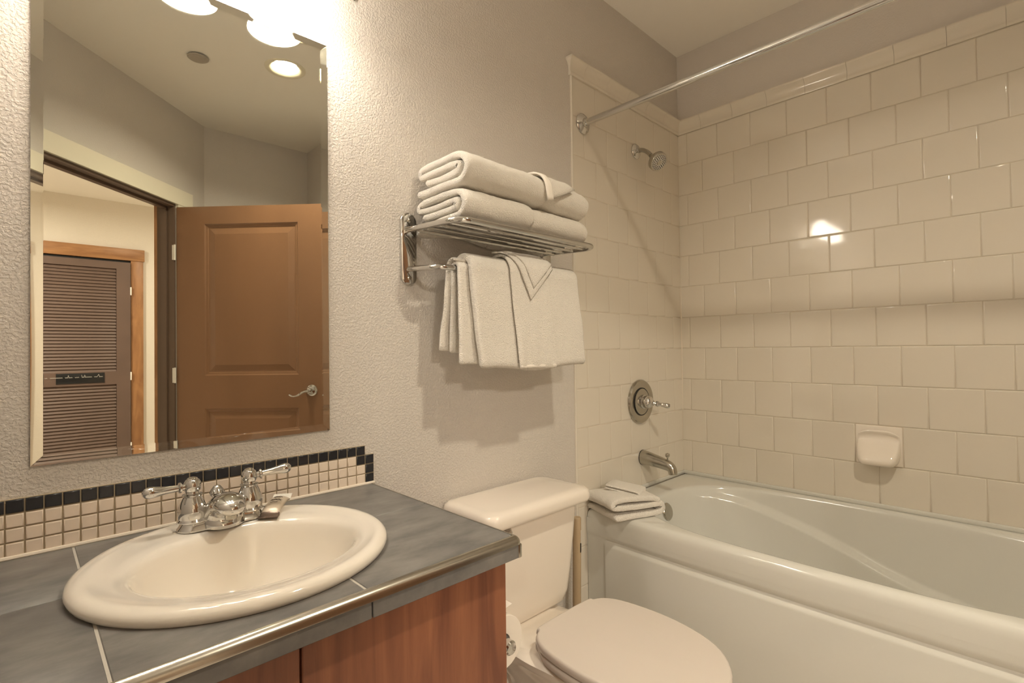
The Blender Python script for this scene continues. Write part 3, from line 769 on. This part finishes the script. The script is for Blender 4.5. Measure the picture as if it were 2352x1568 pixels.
for row, wd in ((.086, .009), (.081, .006), (.066, .013), (.060, .012), (.046, .007)):
    n = max(3, int(wd / .0016)); pts = []
    for k in range(n):
        v = -wd + 2 * wd * k / (n - 1); p = A_ + ld_ * (row + (.0014 if k % 2 else -.0014)) + lw * v
        hgt = .018 * (1 - (abs(v) / .0176) ** 3) ** .5
        pts.append((p.x, p.y, zb + hgt + .0008))
    mb.tube(pts, .0006, 5)
obj('print', mb, m_ink, sc, label='tiny dark print')

# ------------------------------------------------------------------ bevelled mirror
mx0, mx1, mz0, mz1 = -2.3995, -1.8445, .9545, 1.940
mi = empty('wall_mirror', ((mx0 + mx1) / 2, 0, (mz0 + mz1) / 2), 'large frameless wall mirror with angled glass border above the sink', 'mirror')
obj('silver_backing', MB().box((mx0, -.0020, mz0), (mx1, -.0008, mz1)), m_silver, mi)
bw = .0175
rq = lambda e, y: [(mx0 + e, y, mz0 + e), (mx1 - e, y, mz0 + e), (mx1 - e, y, mz1 - e), (mx0 + e, y, mz1 - e)]
obj('bevelled_glass', MB().loft([rq(0, -.00205), rq(0, -.0042), rq(bw, -.0070)], True, True, True, False), m_glass, mi)

# ------------------------------------------------------------------ vanity light bar
vb = empty('vanity_light', (-2.12, 0, 2.12), 'chrome bar light with three lit white glass bell shades above the mirror', 'wall light')
obj('backplate', MB().rbox((-2.20, -.018, 2.085), (-2.04, -.001, 2.185), .006), m_chrome, vb)
obj('crossbar', MB().tube([(-2.44, -.065, 2.055), (-1.812, -.065, 2.055)], .006, 14), m_chrome, vb)
for ex, d in ((-2.44, -1), (-1.812, 1)):
    obj('finial', MB().lathe([(.006, 0), (.0075, .002), (.0075, .006), (.005, .008), (.008, .012), (.009, .016), (.007, .021), (0, .024)], (ex, -.065, 2.055), (d, 0, 0), 16), m_chrome, vb)
for ex in (-2.17, -2.07):
    obj('arm', MB().tube([(ex, -.012, 2.12), (ex, -.05, 2.11), (ex, -.065, 2.055)], .006, 10), m_chrome, vb)
for lx in LAMP_X:
    sr = [(.065, 0), (.0647, .004), (.062, .018), (.057, .040), (.049, .062), (.038, .080), (.029, .090), (.022, .094)]
    inner = [(r - .003, z) for r, z in sr]
    s_ = MB(); n = 40
    rr_ = [[(lx + r * math.cos(2 * PI * k / n), LAMP_Y + r * math.sin(2 * PI * k / n), LAMP_Z + z) for k in range(n)] for r, z in (sr[::-1] + inner)]
    s_.loft(rr_, True, False, False); obj('shade', s_, m_shade, vb, sharp=60)
    obj('socket', MB().lathe([(.024, 0), (.026, .004), (.026, .016), (.014, .022), (.014, .030), (0, .034)], (lx, LAMP_Y, LAMP_Z + .093), (0, 0, 1), 24), m_chrome, vb)
    obj('arm', MB().tube(catmull([(lx, -.065, 2.055), (lx, -.09, 2.115), (lx, LAMP_Y, 2.125)], 5), .005, 10), m_chrome, vb)

# ------------------------------------------------------------------ ceiling fittings
cn = empty('recessed_ceiling_light', (CAN[0], CAN[1], ZC), 'lit round recessed ceiling light, seen in the mirror', 'ceiling light')
obj('trim_ring', MB().lathe([(.066, .004), (.078, -.004), (.092, -.006), (.098, -.003), (.099, .0)], (CAN[0], CAN[1], ZC), (0, 0, 1), 40, caps=False), m_trimc, cn)
obj('reflector', MB().lathe([(.066, .004), (.069, .05), (.070, .075)], (CAN[0], CAN[1], ZC), (0, 0, 1), 40, caps=False), m_trimc, cn)
obj('lamp', MB().lathe([(.068, .075), (.05, .068), (0, .064)], (CAN[0], CAN[1], ZC), (0, 0, 1), 32), m_lamp, cn)
dc = empty('ceiling_cover_disc', (-1.774, -1.639, ZC), 'flat grey round cover plate on the ceiling, seen in the mirror', 'cover plate')
obj('plate', MB().lathe([(0, -.012), (.043, -.012), (.047, -.009), (.047, -.006)], (-1.774, -1.639, ZC), (0, 0, 1), 36, caps=False), m_disc, dc)
obj('stem', MB().lathe([(.03, -.007), (.03, .0)], (-1.774, -1.639, ZC), (0, 0, 1), 24), m_dark, dc)
for (hx_, hy_), lb in ((HALL, 'unseen round ceiling light added to brighten the hall near the louvered door'), (HALL2, 'unseen round ceiling light in the hall, fill through the bathroom doorway')):
    hl = empty('unseen_hall_light', (hx_, hy_, ZC), lb, 'ceiling light')  # unseen fixtures built around the two hall fill lamps
    obj('base', MB().lathe([(.19, 0), (.19, -.03), (.17, -.035), (0, -.035)], (hx_, hy_, ZC), (0, 0, 1), 36), m_white, hl)
    obj('glass_bowl', MB().lathe([(.17, -.035), (.165, -.06), (.12, -.08), (0, -.09)], (hx_, hy_, ZC), (0, 0, 1), 36), m_hallglow, hl)

# ------------------------------------------------------------------ towel rack
rk = empty('towel_rack', (-1.31, 0, 1.45), 'chrome wall rack with a slatted towel shelf and lower bar', 'towel rack')
RXL, RXR = -1.606, -1.018
def plate(xc):
    pts = []; hw, z0_, z1_ = .0265, 1.341, 1.5515
    for k in range(17): a = PI * k / 16; pts.append((xc + hw * math.cos(a), z1_ - hw + hw * math.sin(a)))
    for k in range(17): a = PI + PI * k / 16; pts.append((xc + hw * math.cos(a), z0_ + hw + hw * math.sin(a)))
    mb = MB(); c = lambda s_, y: [(xc + (p - xc) * s_, y, 1.446 + (q_ - 1.446) * (1 - (1 - s_) * .25)) for p, q_ in pts]
    return mb.loft([c(1, -.001), c(1, -.005), c(.93, -.0075)], True, True, True)
for xc in (RXL, RXR):
    pl = obj('mount_plate', plate(xc), m_chrome, rk, sharp=50)
    for z in (1.529, 1.363):
        mb = MB().lathe([(.0065, 0), (.0065, .0012), (.004, .0028), (0, .0032)], (xc, -.0075, z), (0, -1, 0), 16)
        obj('screw', mb, m_satin, pl)
def rail(z0_, z1_, yf_, rad, R):
    """U-shaped rail: out from the left plate, along the front, back to the right plate"""
    pts = [(RXL, -.004, z0_)]
    for k in range(9):
        a = PI - PI / 2 * k / 8; pts.append((RXL + R + R * math.cos(a), -yf_ + R - R * math.sin(a), z1_))
    for k in range(9):
        a = PI / 2 - PI / 2 * k / 8; pts.append((RXR - R + R * math.cos(a), -yf_ + R - R * math.sin(a), z1_))
    pts.append((RXR, -.004, z0_)); return MB().tube(pts, rad, 16)
obj('shelf_rail', rail(1.503, 1.493, .235, .0085, .045), m_chrome, rk)
SHZ = 1.4945
for y in (-.048, -.092, -.136, -.180):
    obj('shelf_rod', MB().tube([(RXL + .004, y, SHZ), (RXR - .004, y, SHZ)], .0052, 10), m_chrome, rk)
obj('towel_bar', rail(1.389, 1.381, .140, .0078, .035), m_chrome, rk)

# ------------------------------------------------------------------ towels
def fuzz(v, a, s): return noise.noise(v * s) * a
def ribbon(path, th, taper=True):
    """closed outline around a centre line of thickness th (2-D points as Vectors, third comp 0)"""
    L_, R_ = [], []
    n = len(path)
    for i, p in enumerate(path):
        t = (path[min(i + 1, n - 1)] - path[max(i - 1, 0)]).normalized(); nr = Vector((-t.y, t.x, 0))
        k = th / 2
        L_.append(p + nr * k); R_.append(p - nr * k)
    t0 = (path[0] - path[1]).normalized(); t1_ = (path[-1] - path[-2]).normalized()
    e0 = [path[0] + t0 * th * .42]; e1 = [path[-1] + t1_ * th * .42]
    return L_ + e1 + R_[::-1] + e0
def soft_extrude(outline, x0_, x1_, nseg, seed, amp=.003, endround=.012, sag=None, shrink=.0, cx2=None):
    """extrude a (y,z) outline on x with rounded ends and soft unevenness"""
    rings = []; c = sum(outline, Vector()) / len(outline)
    ends = [0, .25, .6]
    xs = [x0_ + endround * (1 - math.cos(a)) * 1.0 for a in (0, .5, 1.0)] + [x0_ + endround + (x1_ - x0_ - 2 * endround) * k / nseg for k in range(nseg + 1)] + [x1_ - endround * (1 - math.cos(a)) for a in (1.0, .5, 0)]
    for i, x in enumerate(xs):
        e = min((x - x0_) / endround, (x1_ - x) / endround, 1); ins = .0045 * (1 - math.sqrt(max(0, 1 - (1 - e) ** 2)))
        ring = []
        nn = len(outline)
        for j, p in enumerate(outline):
            tdir = (outline[(j + 1) % nn] - outline[j - 1]).normalized(); nr = Vector((-tdir.y, tdir.x, 0))
            q_ = p + nr * ins
            v = Vector((x * 1.0, q_.x + seed, q_.y))
            dy = fuzz(v, amp, 9) + fuzz(v, amp * .35, 45); dz = fuzz(v + Vector((5, 3, 1)), amp, 8) + fuzz(v + Vector((1, 9, 2)), amp * .35, 45)
            if sag: s_ = sag(x, q_); dz += s_
            ring.append((x + fuzz(v + Vector((9, 9, 9)), amp * .8, 14), q_.x + dy, q_.y + dz))
        rings.append(ring)
    mb = MB().loft(rings, True, False, False)
    N_ = len(outline); n = (N_ - 2) // 2; base = (len(rings) - 1) * N_
    if getattr(outline, 'flip', False): Li = lambda i: N_ - 1 - i; Ri = lambda i: 1 + i; E0, E1 = 0, n + 1
    else: Li = lambda i: i; Ri = lambda i: 2 * n - i; E0, E1 = 2 * n + 1, n
    for b in (0, base):
        for i in range(n - 1): mb.f.append([b + Li(i), b + Li(i + 1), b + Ri(i + 1), b + Ri(i)]); mb.sm.append(True)
        mb.f.append([b + E0, b + Li(0), b + Ri(0)]); mb.f.append([b + E1, b + Li(n - 1), b + Ri(n - 1)]); mb.sm += [True, True]
    return mb
class Outline(list): flip = False
def orient(path):
    """make the ribbon outline counter-clockwise so rounding goes inwards"""
    o = path; a = sum(o[i].x * o[(i + 1) % len(o)].y - o[(i + 1) % len(o)].x * o[i].y for i in range(len(o)))
    r = Outline(o if a > 0 else o[::-1]); r.flip = a <= 0
    return r
def folded_towel(name, x0_, x1_, zb_, hgt, yb_, yf_, seed, label, layers=4, group='folded towels on the shelf', sag=None, bulge=.006):
    """bath towel folded in layers, the outer layer wrapping round the front"""
    th = hgt / layers * 1.02
    rnd = random.Random(seed); w = lambda: rnd.uniform(-.007, .007)
    zz = [zb_ + th * (k + .5) * .985 for k in range(layers)]
    top, bot = zz[-1], zz[0]; mid = (top + bot) / 2; rf = (top - bot) / 2
    pts = [(yb_ - .004, bot + .001), (yb_ - .07, bot + w() * .3), (yf_ + rf + .05, bot), (yf_ + rf + th / 2, bot)]
    for k in range(1, 6):
        a = -PI / 2 - PI * k / 6; pts.append((yf_ + rf + th / 2 + (rf + bulge) * math.cos(a), mid + rf * math.sin(a)))
    pts += [(yf_ + rf + th / 2, top), (yf_ + .10, top + .002), (yb_ - .05, top + w() * .4)]
    # spiral inwards through the middle layers
    cur = top; front_lim = yf_ + th * 1.6
    for k in range(layers - 2, 0, -1):
        z1_ = zz[k]; zm = (cur + z1_) / 2; h = (cur - z1_) / 2
        side = 1 if (layers - 2 - k) % 2 == 0 else -1
        ylim = (yb_ - .010) if side > 0 else front_lim
        base = ylim - side * h
        pts += [(base - side * .006, cur)]
        for q_ in range(1, 4):
            a = PI / 2 - PI * q_ / 4; pts.append((base + side * h * math.cos(a) * 1.0, zm + h * math.sin(a)))
        far = front_lim + .02 if side > 0 else yb_ - .04
        pts += [(base - side * .006, z1_), ((base + far) / 2 + w(), z1_ + w() * .7)]
        if k == 1: pts += [(far + w(), z1_ + w() * .3)]
        cur = z1_
    path = catmull([(p[0], p[1], 0) for p in pts], 3)
    out = orient(ribbon(path, th * .92))
    return soft_extrude(out, x0_, x1_, 26, seed * 7.3, .0048, .018, sag)
ZS = SHZ + .006
GRP = 'folded towels on the shelf'
def sagf(c0, c1):
    """ends of the stacks droop a little, and the back edge hangs behind the last rod"""
    def f(x, p):
        t = (x - c0) / (c1 - c0); s_ = -.004 * (1 - math.sin(PI * min(1, max(0, t))) ** .5)
        return s_
    return f
def towel_obj(name, mb, label, group=None, cat='towel', m=m_terry):
    o = obj(name, mb, m, None, sharp=180); tag(o, label, cat, group); return o
def hang_back(x, p):
    return (-.020 * max(0, min(1, (p.x + .042) / .02)) * (.6 + .4 * math.sin(x * 23)) if p.y < ZS + .03 else 0)
def sag_all(c0, c1):
    g = sagf(c0, c1); return lambda x, p: g(x, p) + hang_back(x, p)
towel_obj('bath_towel', folded_towel('bath_towel', -1.585, -1.327, ZS, .086, -.016, -.238, 1, '', 4, sag=sag_all(-1.585, -1.322)), 'folded white bath towel, lower left one on the rack shelf', GRP)
towel_obj('bath_towel', folded_towel('bath_towel', -1.325, -1.064, ZS, .078, -.016, -.232, 2, '', 4, sag=sag_all(-1.33, -1.064)), 'folded white bath towel, lower right one on the rack shelf', GRP)
towel_obj('bath_towel', folded_towel('bath_towel', -1.582, -1.272, ZS + .090, .092, -.020, -.244, 3, '', 4, sag=lambda x, p: -.012 * max(0, (x + 1.40) / .14) ** 2), 'folded white bath towel, upper left one with layered end facing the mirror', GRP)
tr = empty('bath_towel', (-1.2, -.13, ZS + .08), 'folded white bath towel with a turned-down corner, upper right on the shelf', 'towel', GRP)
obj('body', folded_towel('bath_towel', -1.273, -1.068, ZS + .083, .088, -.020, -.238, 4, '', 4, sag=lambda x, p: -.012 * max(0, (x + 1.16) / .1) ** 2), m_terry, tr, sharp=180)
def surf(px, s, off=.0):
    """a point on the front of the upper towels: s = 0 on top at the front shoulder, growing down the front"""
    top = ZS + .080 + .088; R = .040; yfr = -.246
    if s < 0: y = yfr + R - s; return Vector((px, y, top + .004 + off))
    if s < PI / 2 * R: a = s / R; return Vector((px, yfr + R - (R + off) * math.sin(a), top - R + .004 + (R + off) * math.cos(a)))
    return Vector((px, yfr - off, top - R + .004 - (s - PI / 2 * R)))
def patch(corners, nu, nv, off, th=.004):
    a, b, c, d = corners; rings = []
    top_, bot_ = [], []
    for i in range(nu + 1):
        u = i / nu; ra, rb = [], []
        for j in range(nv + 1):
            v = j / nv
            q_ = [(a[k] * (1 - u) + b[k] * u) * (1 - v) + (d[k] * (1 - u) + c[k] * u) * v for k in (0, 1)]
            p = surf(q_[0], q_[1], off); n_ = fuzz(p, .0015, 30)
            ra.append(p + Vector((0, -n_, n_))); rb.append(surf(q_[0], q_[1], off - th))
        top_.append(ra); bot_.append(rb)
    mb = MB(); rings = [ra + rb[::-1] for ra, rb in zip(top_, bot_)]
    mb.loft(rings, True, True, True); return mb
obj('turned_corner', patch([(-1.300, -.075), (-1.268, .092), (-1.150, .045), (-1.265, -.070)], 14, 10, .011), m_terry, tr, sharp=180)
obj('hem_band', patch([(-1.318, -.085), (-1.286, .100), (-1.262, .096), (-1.294, -.085)], 18, 4, .016, .006), m_hem, tr, label='flat woven hem band of the turned corner', sharp=180)

# towels over the lower bar
BZ, BY, BR = 1.381, -.140, .0078
def over_bar(gap, zb_back, zb_front, th, spread_f=.0, spread_b=.0):
    r = BR + gap + th / 2; pts = [(BY + r + spread_b, zb_back), (BY + r + spread_b * .8, zb_back + .06), (BY + r + spread_b * .4, (zb_back + BZ) / 2), (BY + r, BZ - .02)]
    for k in range(0, 9):
        a = PI * k / 8; pts.append((BY + r * math.cos(a), BZ + r * math.sin(a)))
    pts += [(BY - r, BZ - .02), (BY - r - spread_f * .5, (zb_front + BZ) / 2), (BY - r - spread_f * .8, zb_front + .05), (BY - r - spread_f, zb_front)]
    return catmull([(p[0], p[1], 0) for p in pts], 3)
ht = empty('bath_towel', (-1.31, BY, 1.25), 'large white bath towel hanging over the lower rack bar', 'towel', 'towels hanging on the lower bar')
def slant(x, p): return -.010 * max(0, min(1, (x + 1.25) / .15)) * 0
ri = orient(ribbon(over_bar(.001, 1.150, 1.118, .013, .004, .010), .012))
obj('inner_layer', soft_extrude(ri, -1.545, -1.075, 30, 11.3, .0022, .006), m_terry, ht, sharp=180)
ro = orient(ribbon(over_bar(.016, 1.165, 1.104, .022, .012, .006), .021))
def shear(mb, f):
    for v in mb.v: f(v)
    return mb
def left_edge(v):
    # the free edge flares to the right as it falls, the bottom hem waves
    t = max(0, (BZ - v.z) / .28)
    w_ = min(1, max(0, (-1.38 - v.x) / .12)); v.x += .026 * t * w_ * (1 if v.y < BY else -.6)
    if v.x > -1.12: v.x += .022 * t * min(1, (v.x + 1.12) / .04)
    if t > .85: v.z += .006 * math.sin(v.x * 17 + 1.0)
obj('outer_layer', shear(soft_extrude(ro, -1.520, -1.055, 34, 21.7, .0035, .014), left_edge), m_terry, ht, sharp=180)
rb_ = orient(ribbon(over_bar(.013, 1.155, 1.330, .010, .0, .020)[:29], .009))
obj('back_flap', shear(soft_extrude(rb_, -1.555, -1.10, 24, 31.1, .0022, .006), left_edge), m_terry, ht, sharp=180)
hd2 = empty('hand_towel', (-1.27, BY, 1.25), 'narrow white hand towel draped over the hanging bath towel', 'towel', 'towels hanging on the lower bar')
rh = orient(ribbon(over_bar(.041, 1.20, 1.098, .010, .014, .004), .0085))
def hand(v):
    t = max(0, (BZ - v.z) / .28)
    if v.y < BY: v.x += .022 * t
    if v.y < BY and 1.1 < v.z < 1.21: v.y -= .004 * (.5 + .5 * math.sin(v.x * 120))
obj('body', shear(soft_extrude(rh, -1.384, -1.222, 22, 41.9, .002, .005), hand), m_terry, hd2, sharp=180)
mb = MB(); y_ = BY - (BR + .041 + .0045) - .0165
mb = shear(MB().rbox((-1.360, y_ - .003, 1.100), (-1.203, y_ + .004, 1.108), .002), lambda v: None)
obj('stitched_hem', mb, m_hem, hd2)
# washcloth folded to a point
wc = empty('washcloth', (-1.28, BY - .06, 1.38), 'white washcloth folded to a point over the hand towel', 'washcloth', 'towels hanging on the lower bar')
def drape(x, s, off):
    r = BR + .041 + .0085 + .004 + off
    if s < -PI / 2 * r: return Vector((x, BY + r, BZ + (s + PI / 2 * r)))
    if s < PI / 2 * r: a = s / r; return Vector((x, BY - r * math.sin(a), BZ + r * math.cos(a)))
    d = s - PI / 2 * r; return Vector((x, BY - r - .014 * min(1, d / .25), BZ - d))
def tri_patch(p0, p1, p2, p3, off, th, n=16):
    top_, bot_ = [], []
    for i in range(n + 1):
        u = i / n; ra, rb = [], []
        for j in range(n + 1):
            v = j / n
            q_ = [(p0[k] * (1 - u) + p1[k] * u) * (1 - v) + (p3[k] * (1 - u) + p2[k] * u) * v for k in (0, 1)]
            n_ = fuzz(Vector((q_[0], q_[1], 2)), .0012, 30)
            ra.append(drape(q_[0], q_[1], off + n_)); rb.append(drape(q_[0], q_[1], off - th))
        top_.append(ra); bot_.append(rb)
    return MB().loft([a + b[::-1] for a, b in zip(top_, bot_)], True, True, True)
obj('back_layer', tri_patch((-1.398, -.010), (-1.309, .178), (-1.200, .074), (-1.258, -.045), .004, .004), m_terry, wc, sharp=180)
obj('front_layer', tri_patch((-1.375, -.016), (-1.300, .150), (-1.205, .066), (-1.262, -.046), .0085, .0045), m_terry, wc, sharp=180)

# bath mat and washcloth on the tub corner
bm_ = empty('bath_mat', (-.735, -.125, TZ), 'folded white terry bath mat resting on the tub corner', 'bath mat')
def rot2(v, c, a):
    x, y = v.x - c[0], v.y - c[1]; ca, sa = math.cos(a), math.sin(a); v.x = c[0] + x * ca - y * sa; v.y = c[1] + x * sa + y * ca
th = .026
pts = [(.09, .013), (.02, .012), (-.08, .013), (-.098, .016), (-.110, .026), (-.108, .040), (-.095, .046), (-.02, .045), (.06, .048), (.092, .052), (.102, .060), (.096, .072), (.07, .078), (.0, .076), (-.07, .070), (-.092, .060)]
mo = orient(ribbon(catmull([(a, b, 0) for a, b in pts], 3), .022))
mb = soft_extrude(mo, -.105, .105, 20, 3.3, .004, .014)
def mat_place(v):
    # profile axis y -> across the rim
    x, y, z = v.x, v.y, v.z
    z *= 1 - .28 * max(0, (x - .02) / .1)
    a = math.radians(68); xx = x * math.cos(a) - y * math.sin(a); yy = x * math.sin(a) + y * math.cos(a)
    v.x, v.y, v.z = -.735 + xx * 1.05, -.130 + yy, TZ + z - .002
obj('body', shear(mb, mat_place), m_terry, bm_, sharp=180)
w2 = empty('washcloth', (-.72, -.14, .60), 'small folded white washcloth lying on top of the bath mat', 'washcloth')
pts = [(.062, .004), (-.05, .004), (-.066, .009), (-.05, .0145), (.06, .0145)]
mo = orient(ribbon(catmull([(a, b, 0) for a, b in pts], 3), .0085))
mb = soft_extrude(mo, -.060, .060, 14, 8.8, .0022, .006)
def cloth_place(v):
    x, y, z = v.x, v.y, v.z
    a = math.radians(20); xx = x * math.cos(a) - y * math.sin(a); yy = x * math.sin(a) + y * math.cos(a)
    v.x, v.y = -.722 + xx, -.135 + yy
    v.z = .602 + z - .10 * xx + .10 * yy
obj('body', shear(mb, cloth_place), m_terry, w2, sharp=180)

# ------------------------------------------------------------------ toilet
tl = empty('toilet', (-1.331, -.4, 0), 'white two-piece toilet with closed lid between vanity and tub', 'toilet')
def rrect(cx_, cy_, hw, hd, r, z, n=8, pinch=0):
    pts = []
    for qx, qy, a0 in ((1, 1, 0), (-1, 1, PI / 2), (-1, -1, PI), (1, -1, 3 * PI / 2)):
        for k in range(n + 1):
            a = a0 + PI / 2 * k / n
            pts.append((cx_ + qx * (hw - r) + r * math.cos(a), cy_ + qy * (hd - r) + r * math.sin(a), z))
    return pts
TC = -1.292
secs = [(.185 - .060, .052, .333, .05), (.185 - .034, .068, .338, .06), (.185 - .017, .079, .352, .05), (.174, .085, .382, .045), (.183, .087, .45, .04), (.192, .091, .55, .035), (.197, .094, .63, .032), (.198, .094, .664, .032)]
mb = MB().loft([rrect(TC, -.112, hw, hd, min(r, hd * .8), z) for hw, hd, z, r in secs], True, True, True)
obj('tank', mb, m_porc, tl, sharp=50)
ls = [(.214, .112, .660, .035), (.222, .118, .664, .04), (.225, .121, .672, .042), (.225, .121, .686, .042), (.222, .118, .697, .042), (.214, .110, .7035, .042), (.195, .092, .7065, .042)]
obj('tank_lid', MB().loft([rrect(TC + .002, -.128, hw, hd, r, z) for hw, hd, z, r in ls], True, True, True), m_porc, tl, sharp=60)
fl = obj('flush_lever', MB().lathe([(.014, 0), (.014, .004), (.009, .010), (.007, .014), (0, .016)], (-1.418, -.206, .636), (0, -1, 0), 18).tube(catmull([(-1.418, -.218, .636), (-1.44, -.224, .634), (-1.475, -.226, .628)], 4), [.006] * 5 + [.0065] * 4, 10), m_chrome, tl)
BXc = -1.331
def dshape(hw, yb_, yf_, z, n=40, hb=.115, ymid=None):
    """plan outline: straight back edge at yb_, bellied sides, round front"""
    ctrl = []
    ym = ymid if ymid is not None else yb_ - .42 * (yb_ - yf_)
    L_ = [(0, yf_), (.42 * hw, yf_ + .022), (.78 * hw, yf_ + .085), (.965 * hw, ym - .08), (hw, ym + .02), (.93 * hw, yb_ - .075), (.80 * hw, yb_ - .03), (hb + .012, yb_ - .012), (hb - .01, yb_)]
    r = L_ + [(-a, b) for a, b in L_[::-1] if a > 0]
    return [(BXc + p.x, p.y, z) for p in catmull([(a, b, 0) for a, b in r], 4, True)]
def scaled(o, k, z, cyy=-.56): return [(BXc + (p[0] - BXc) * k, cyy + (p[1] - cyy) * k, z) for p in o]
LO = dshape(.180, -.336, -.790, 0, hb=.104)
lid = [scaled(LO, k, z) for k, z in ((.965, .4075), (.99, .4085), (1.0, .415), (.996, .4225), (.985, .4270), (.968, .4285), (.955, .4288))]
obj('seat_lid', MB().loft(lid, True, True, True), m_seat, tl, sharp=60)
seat = [dshape(.172, -.350, -.780, .380), dshape(.177, -.346, -.786, .384), dshape(.178, -.346, -.787, .396), dshape(.175, -.348, -.784, .403), dshape(.165, -.358, -.772, .405)]
obj('seat', MB().loft(seat, True, True, True), m_seat, tl, sharp=60)
for s_ in (-1, 1):
    obj('seat_hinge', MB().rbox((BXc + s_ * .075 - .020, -.356, .376), (BXc + s_ * .075 + .020, -.331, .409), .008, 3), m_seat, tl)
def bsec(hw, yb_, yf_, z, hb): return dshape(hw, yb_, yf_, z, hb=hb)
bowl = [bsec(.105, -.16, -.60, .0, .09), bsec(.108, -.16, -.605, .03, .09), bsec(.100, -.17, -.575, .07, .085), bsec(.098, -.18, -.56, .14, .085), bsec(.100, -.18, -.59, .20, .085), bsec(.115, -.16, -.65, .27, .09), bsec(.140, -.12, -.72, .32, .105), bsec(.160, -.06, -.755, .345, .118), bsec(.170, -.03, -.770, .360, .125), bsec(.172, -.03, -.772, .371, .125), bsec(.165, -.035, -.762, .3755, .12)]
def dip(p):
    t = min(1, max(0, (p[1] + .315) / .07)); t = t * t * (3 - 2 * t)
    return (p[0], p[1], p[2] - .042 * t * max(0, (p[2] - .2) / .17))
bowl = [[dip(p) for p in r] for r in bowl]
bowl.append([dip((BXc + (p[0] - BXc) * .8, -.38 + (p[1] + .38) * .8, .3765)) for p in bsec(.165, -.035, -.762, .3755, .12)])
obj('bowl', MB().loft(bowl, True, True, True), m_porc, tl, sharp=60)
obj('tank_gasket', MB().rbox((TC - .11, -.17, .328), (TC + .11, -.05, .338), .004), m_porc, tl)

# ------------------------------------------------------------------ toilet paper on the cabinet side
tp = empty('paper_holder', (-1.70, -.42, .525), 'chrome paper holder posts on the side of the vanity cabinet', 'paper holder')
RX, RZ = -1.672, .528; RY0, RY1 = -.358, -.462
obj('spindle', MB().tube([(RX, RY0 + .012, RZ), (RX, RY1 - .012, RZ)], .008, 14), m_chrome, tp)
for y in (RY0 + .014, RY1 - .014):
    mb = MB().lathe([(.021, 0), (.021, .004), (.012, .008), (.010, .05), (.010, .062)], (cr_ + .001, y, RZ), (1, 0, 0), 20)
    mb.lathe([(.014, -.010), (.015, -.006), (.015, .006), (.012, .010), (0, .011)], (RX, y, RZ), (0, -1, 0), 20)
    obj('post', mb, m_chrome, tp)
pr_ = empty('toilet_paper_roll', (RX, -.425, RZ), 'white toilet paper roll on holder beside the cabinet', 'paper roll')
rp_ = [(.020, 0), (.056, 0), (.0572, .0012), (.0572, .1), (.056, .1012), (.020, .1012), (.020, 0)]
mb = MB(); rings = [[(RX + r * math.cos(2 * PI * k / 44), RY0 - z, RZ + r * math.sin(2 * PI * k / 44)) for k in range(44)] for r, z in rp_]
mb.loft(rings, True); obj('roll', mb, m_paper, pr_, sharp=40)
# loose sheet end standing off the roll's top
rings = []
for k in range(10):
    a = math.radians(150 - k * 9); r = .0578 + .022 * max(0, (k - 3) / 6) ** 1.5
    p = (RX + r * math.cos(a), RZ + r * math.sin(a)); w0, w1 = RY0 - .003, RY1 + .004
    rings.append([(p[0], w0, p[1]), (p[0], w1, p[1]), (p[0] - .0007, w1, p[1] - .0007), (p[0] - .0007, w0, p[1] - .0007)])
obj('loose_sheet', MB().loft(rings, True, True, True), m_paper, pr_)

# ------------------------------------------------------------------ plunger behind the toilet
pg = empty('plunger', (-.962, -.080, 0), 'plunger with pale wooden handle standing between toilet and tub', 'plunger')
pa, pb = Vector((-.962, -.080, .06)), Vector((-.945, -.075, .536))
obj('handle', MB().tube([pa, pa.lerp(pb, .5), pb - Vector((0, 0, .003)), pb], [.0155, .0155, .0155, .0135], 22), m_wandwood, pg)
obj('cup', MB().lathe([(.0, .10), (.02, .098), (.026, .085), (.045, .06), (.056, .03), (.058, .004), (.054, .001), (.045, .03), (0, .05)], (-.962, -.080, 0), (0, 0, 1), 28), m_rubber, pg)
# torn sticker on the handle: a white paper strip with a dark printed end
def sticker(z0_, z1_, a0, a1, m, name, label):
    rings = []
    for k in range(7):
        z = z0_ + (z1_ - z0_) * k / 6; c = pa.lerp(pb, (z - pa.z) / (pb.z - pa.z)); w = .25 + .75 * math.sin(PI * (k + .6) / 7.2)
        rings.append([(c.x + r * math.cos(a), c.y + r * math.sin(a), z) for r in (.0162,) for a in [a0 + (a1 - a0) * w * j / 5 for j in range(6)]])
    obj(name, MB().loft(rings, False), m, pg, label=label)
sticker(.445, .492, math.radians(-82), math.radians(-35), m_white, 'sticker', 'torn white sticker')
sticker(.412, .446, math.radians(-92), math.radians(-40), m_dark, 'sticker', 'black torn end of the sticker')
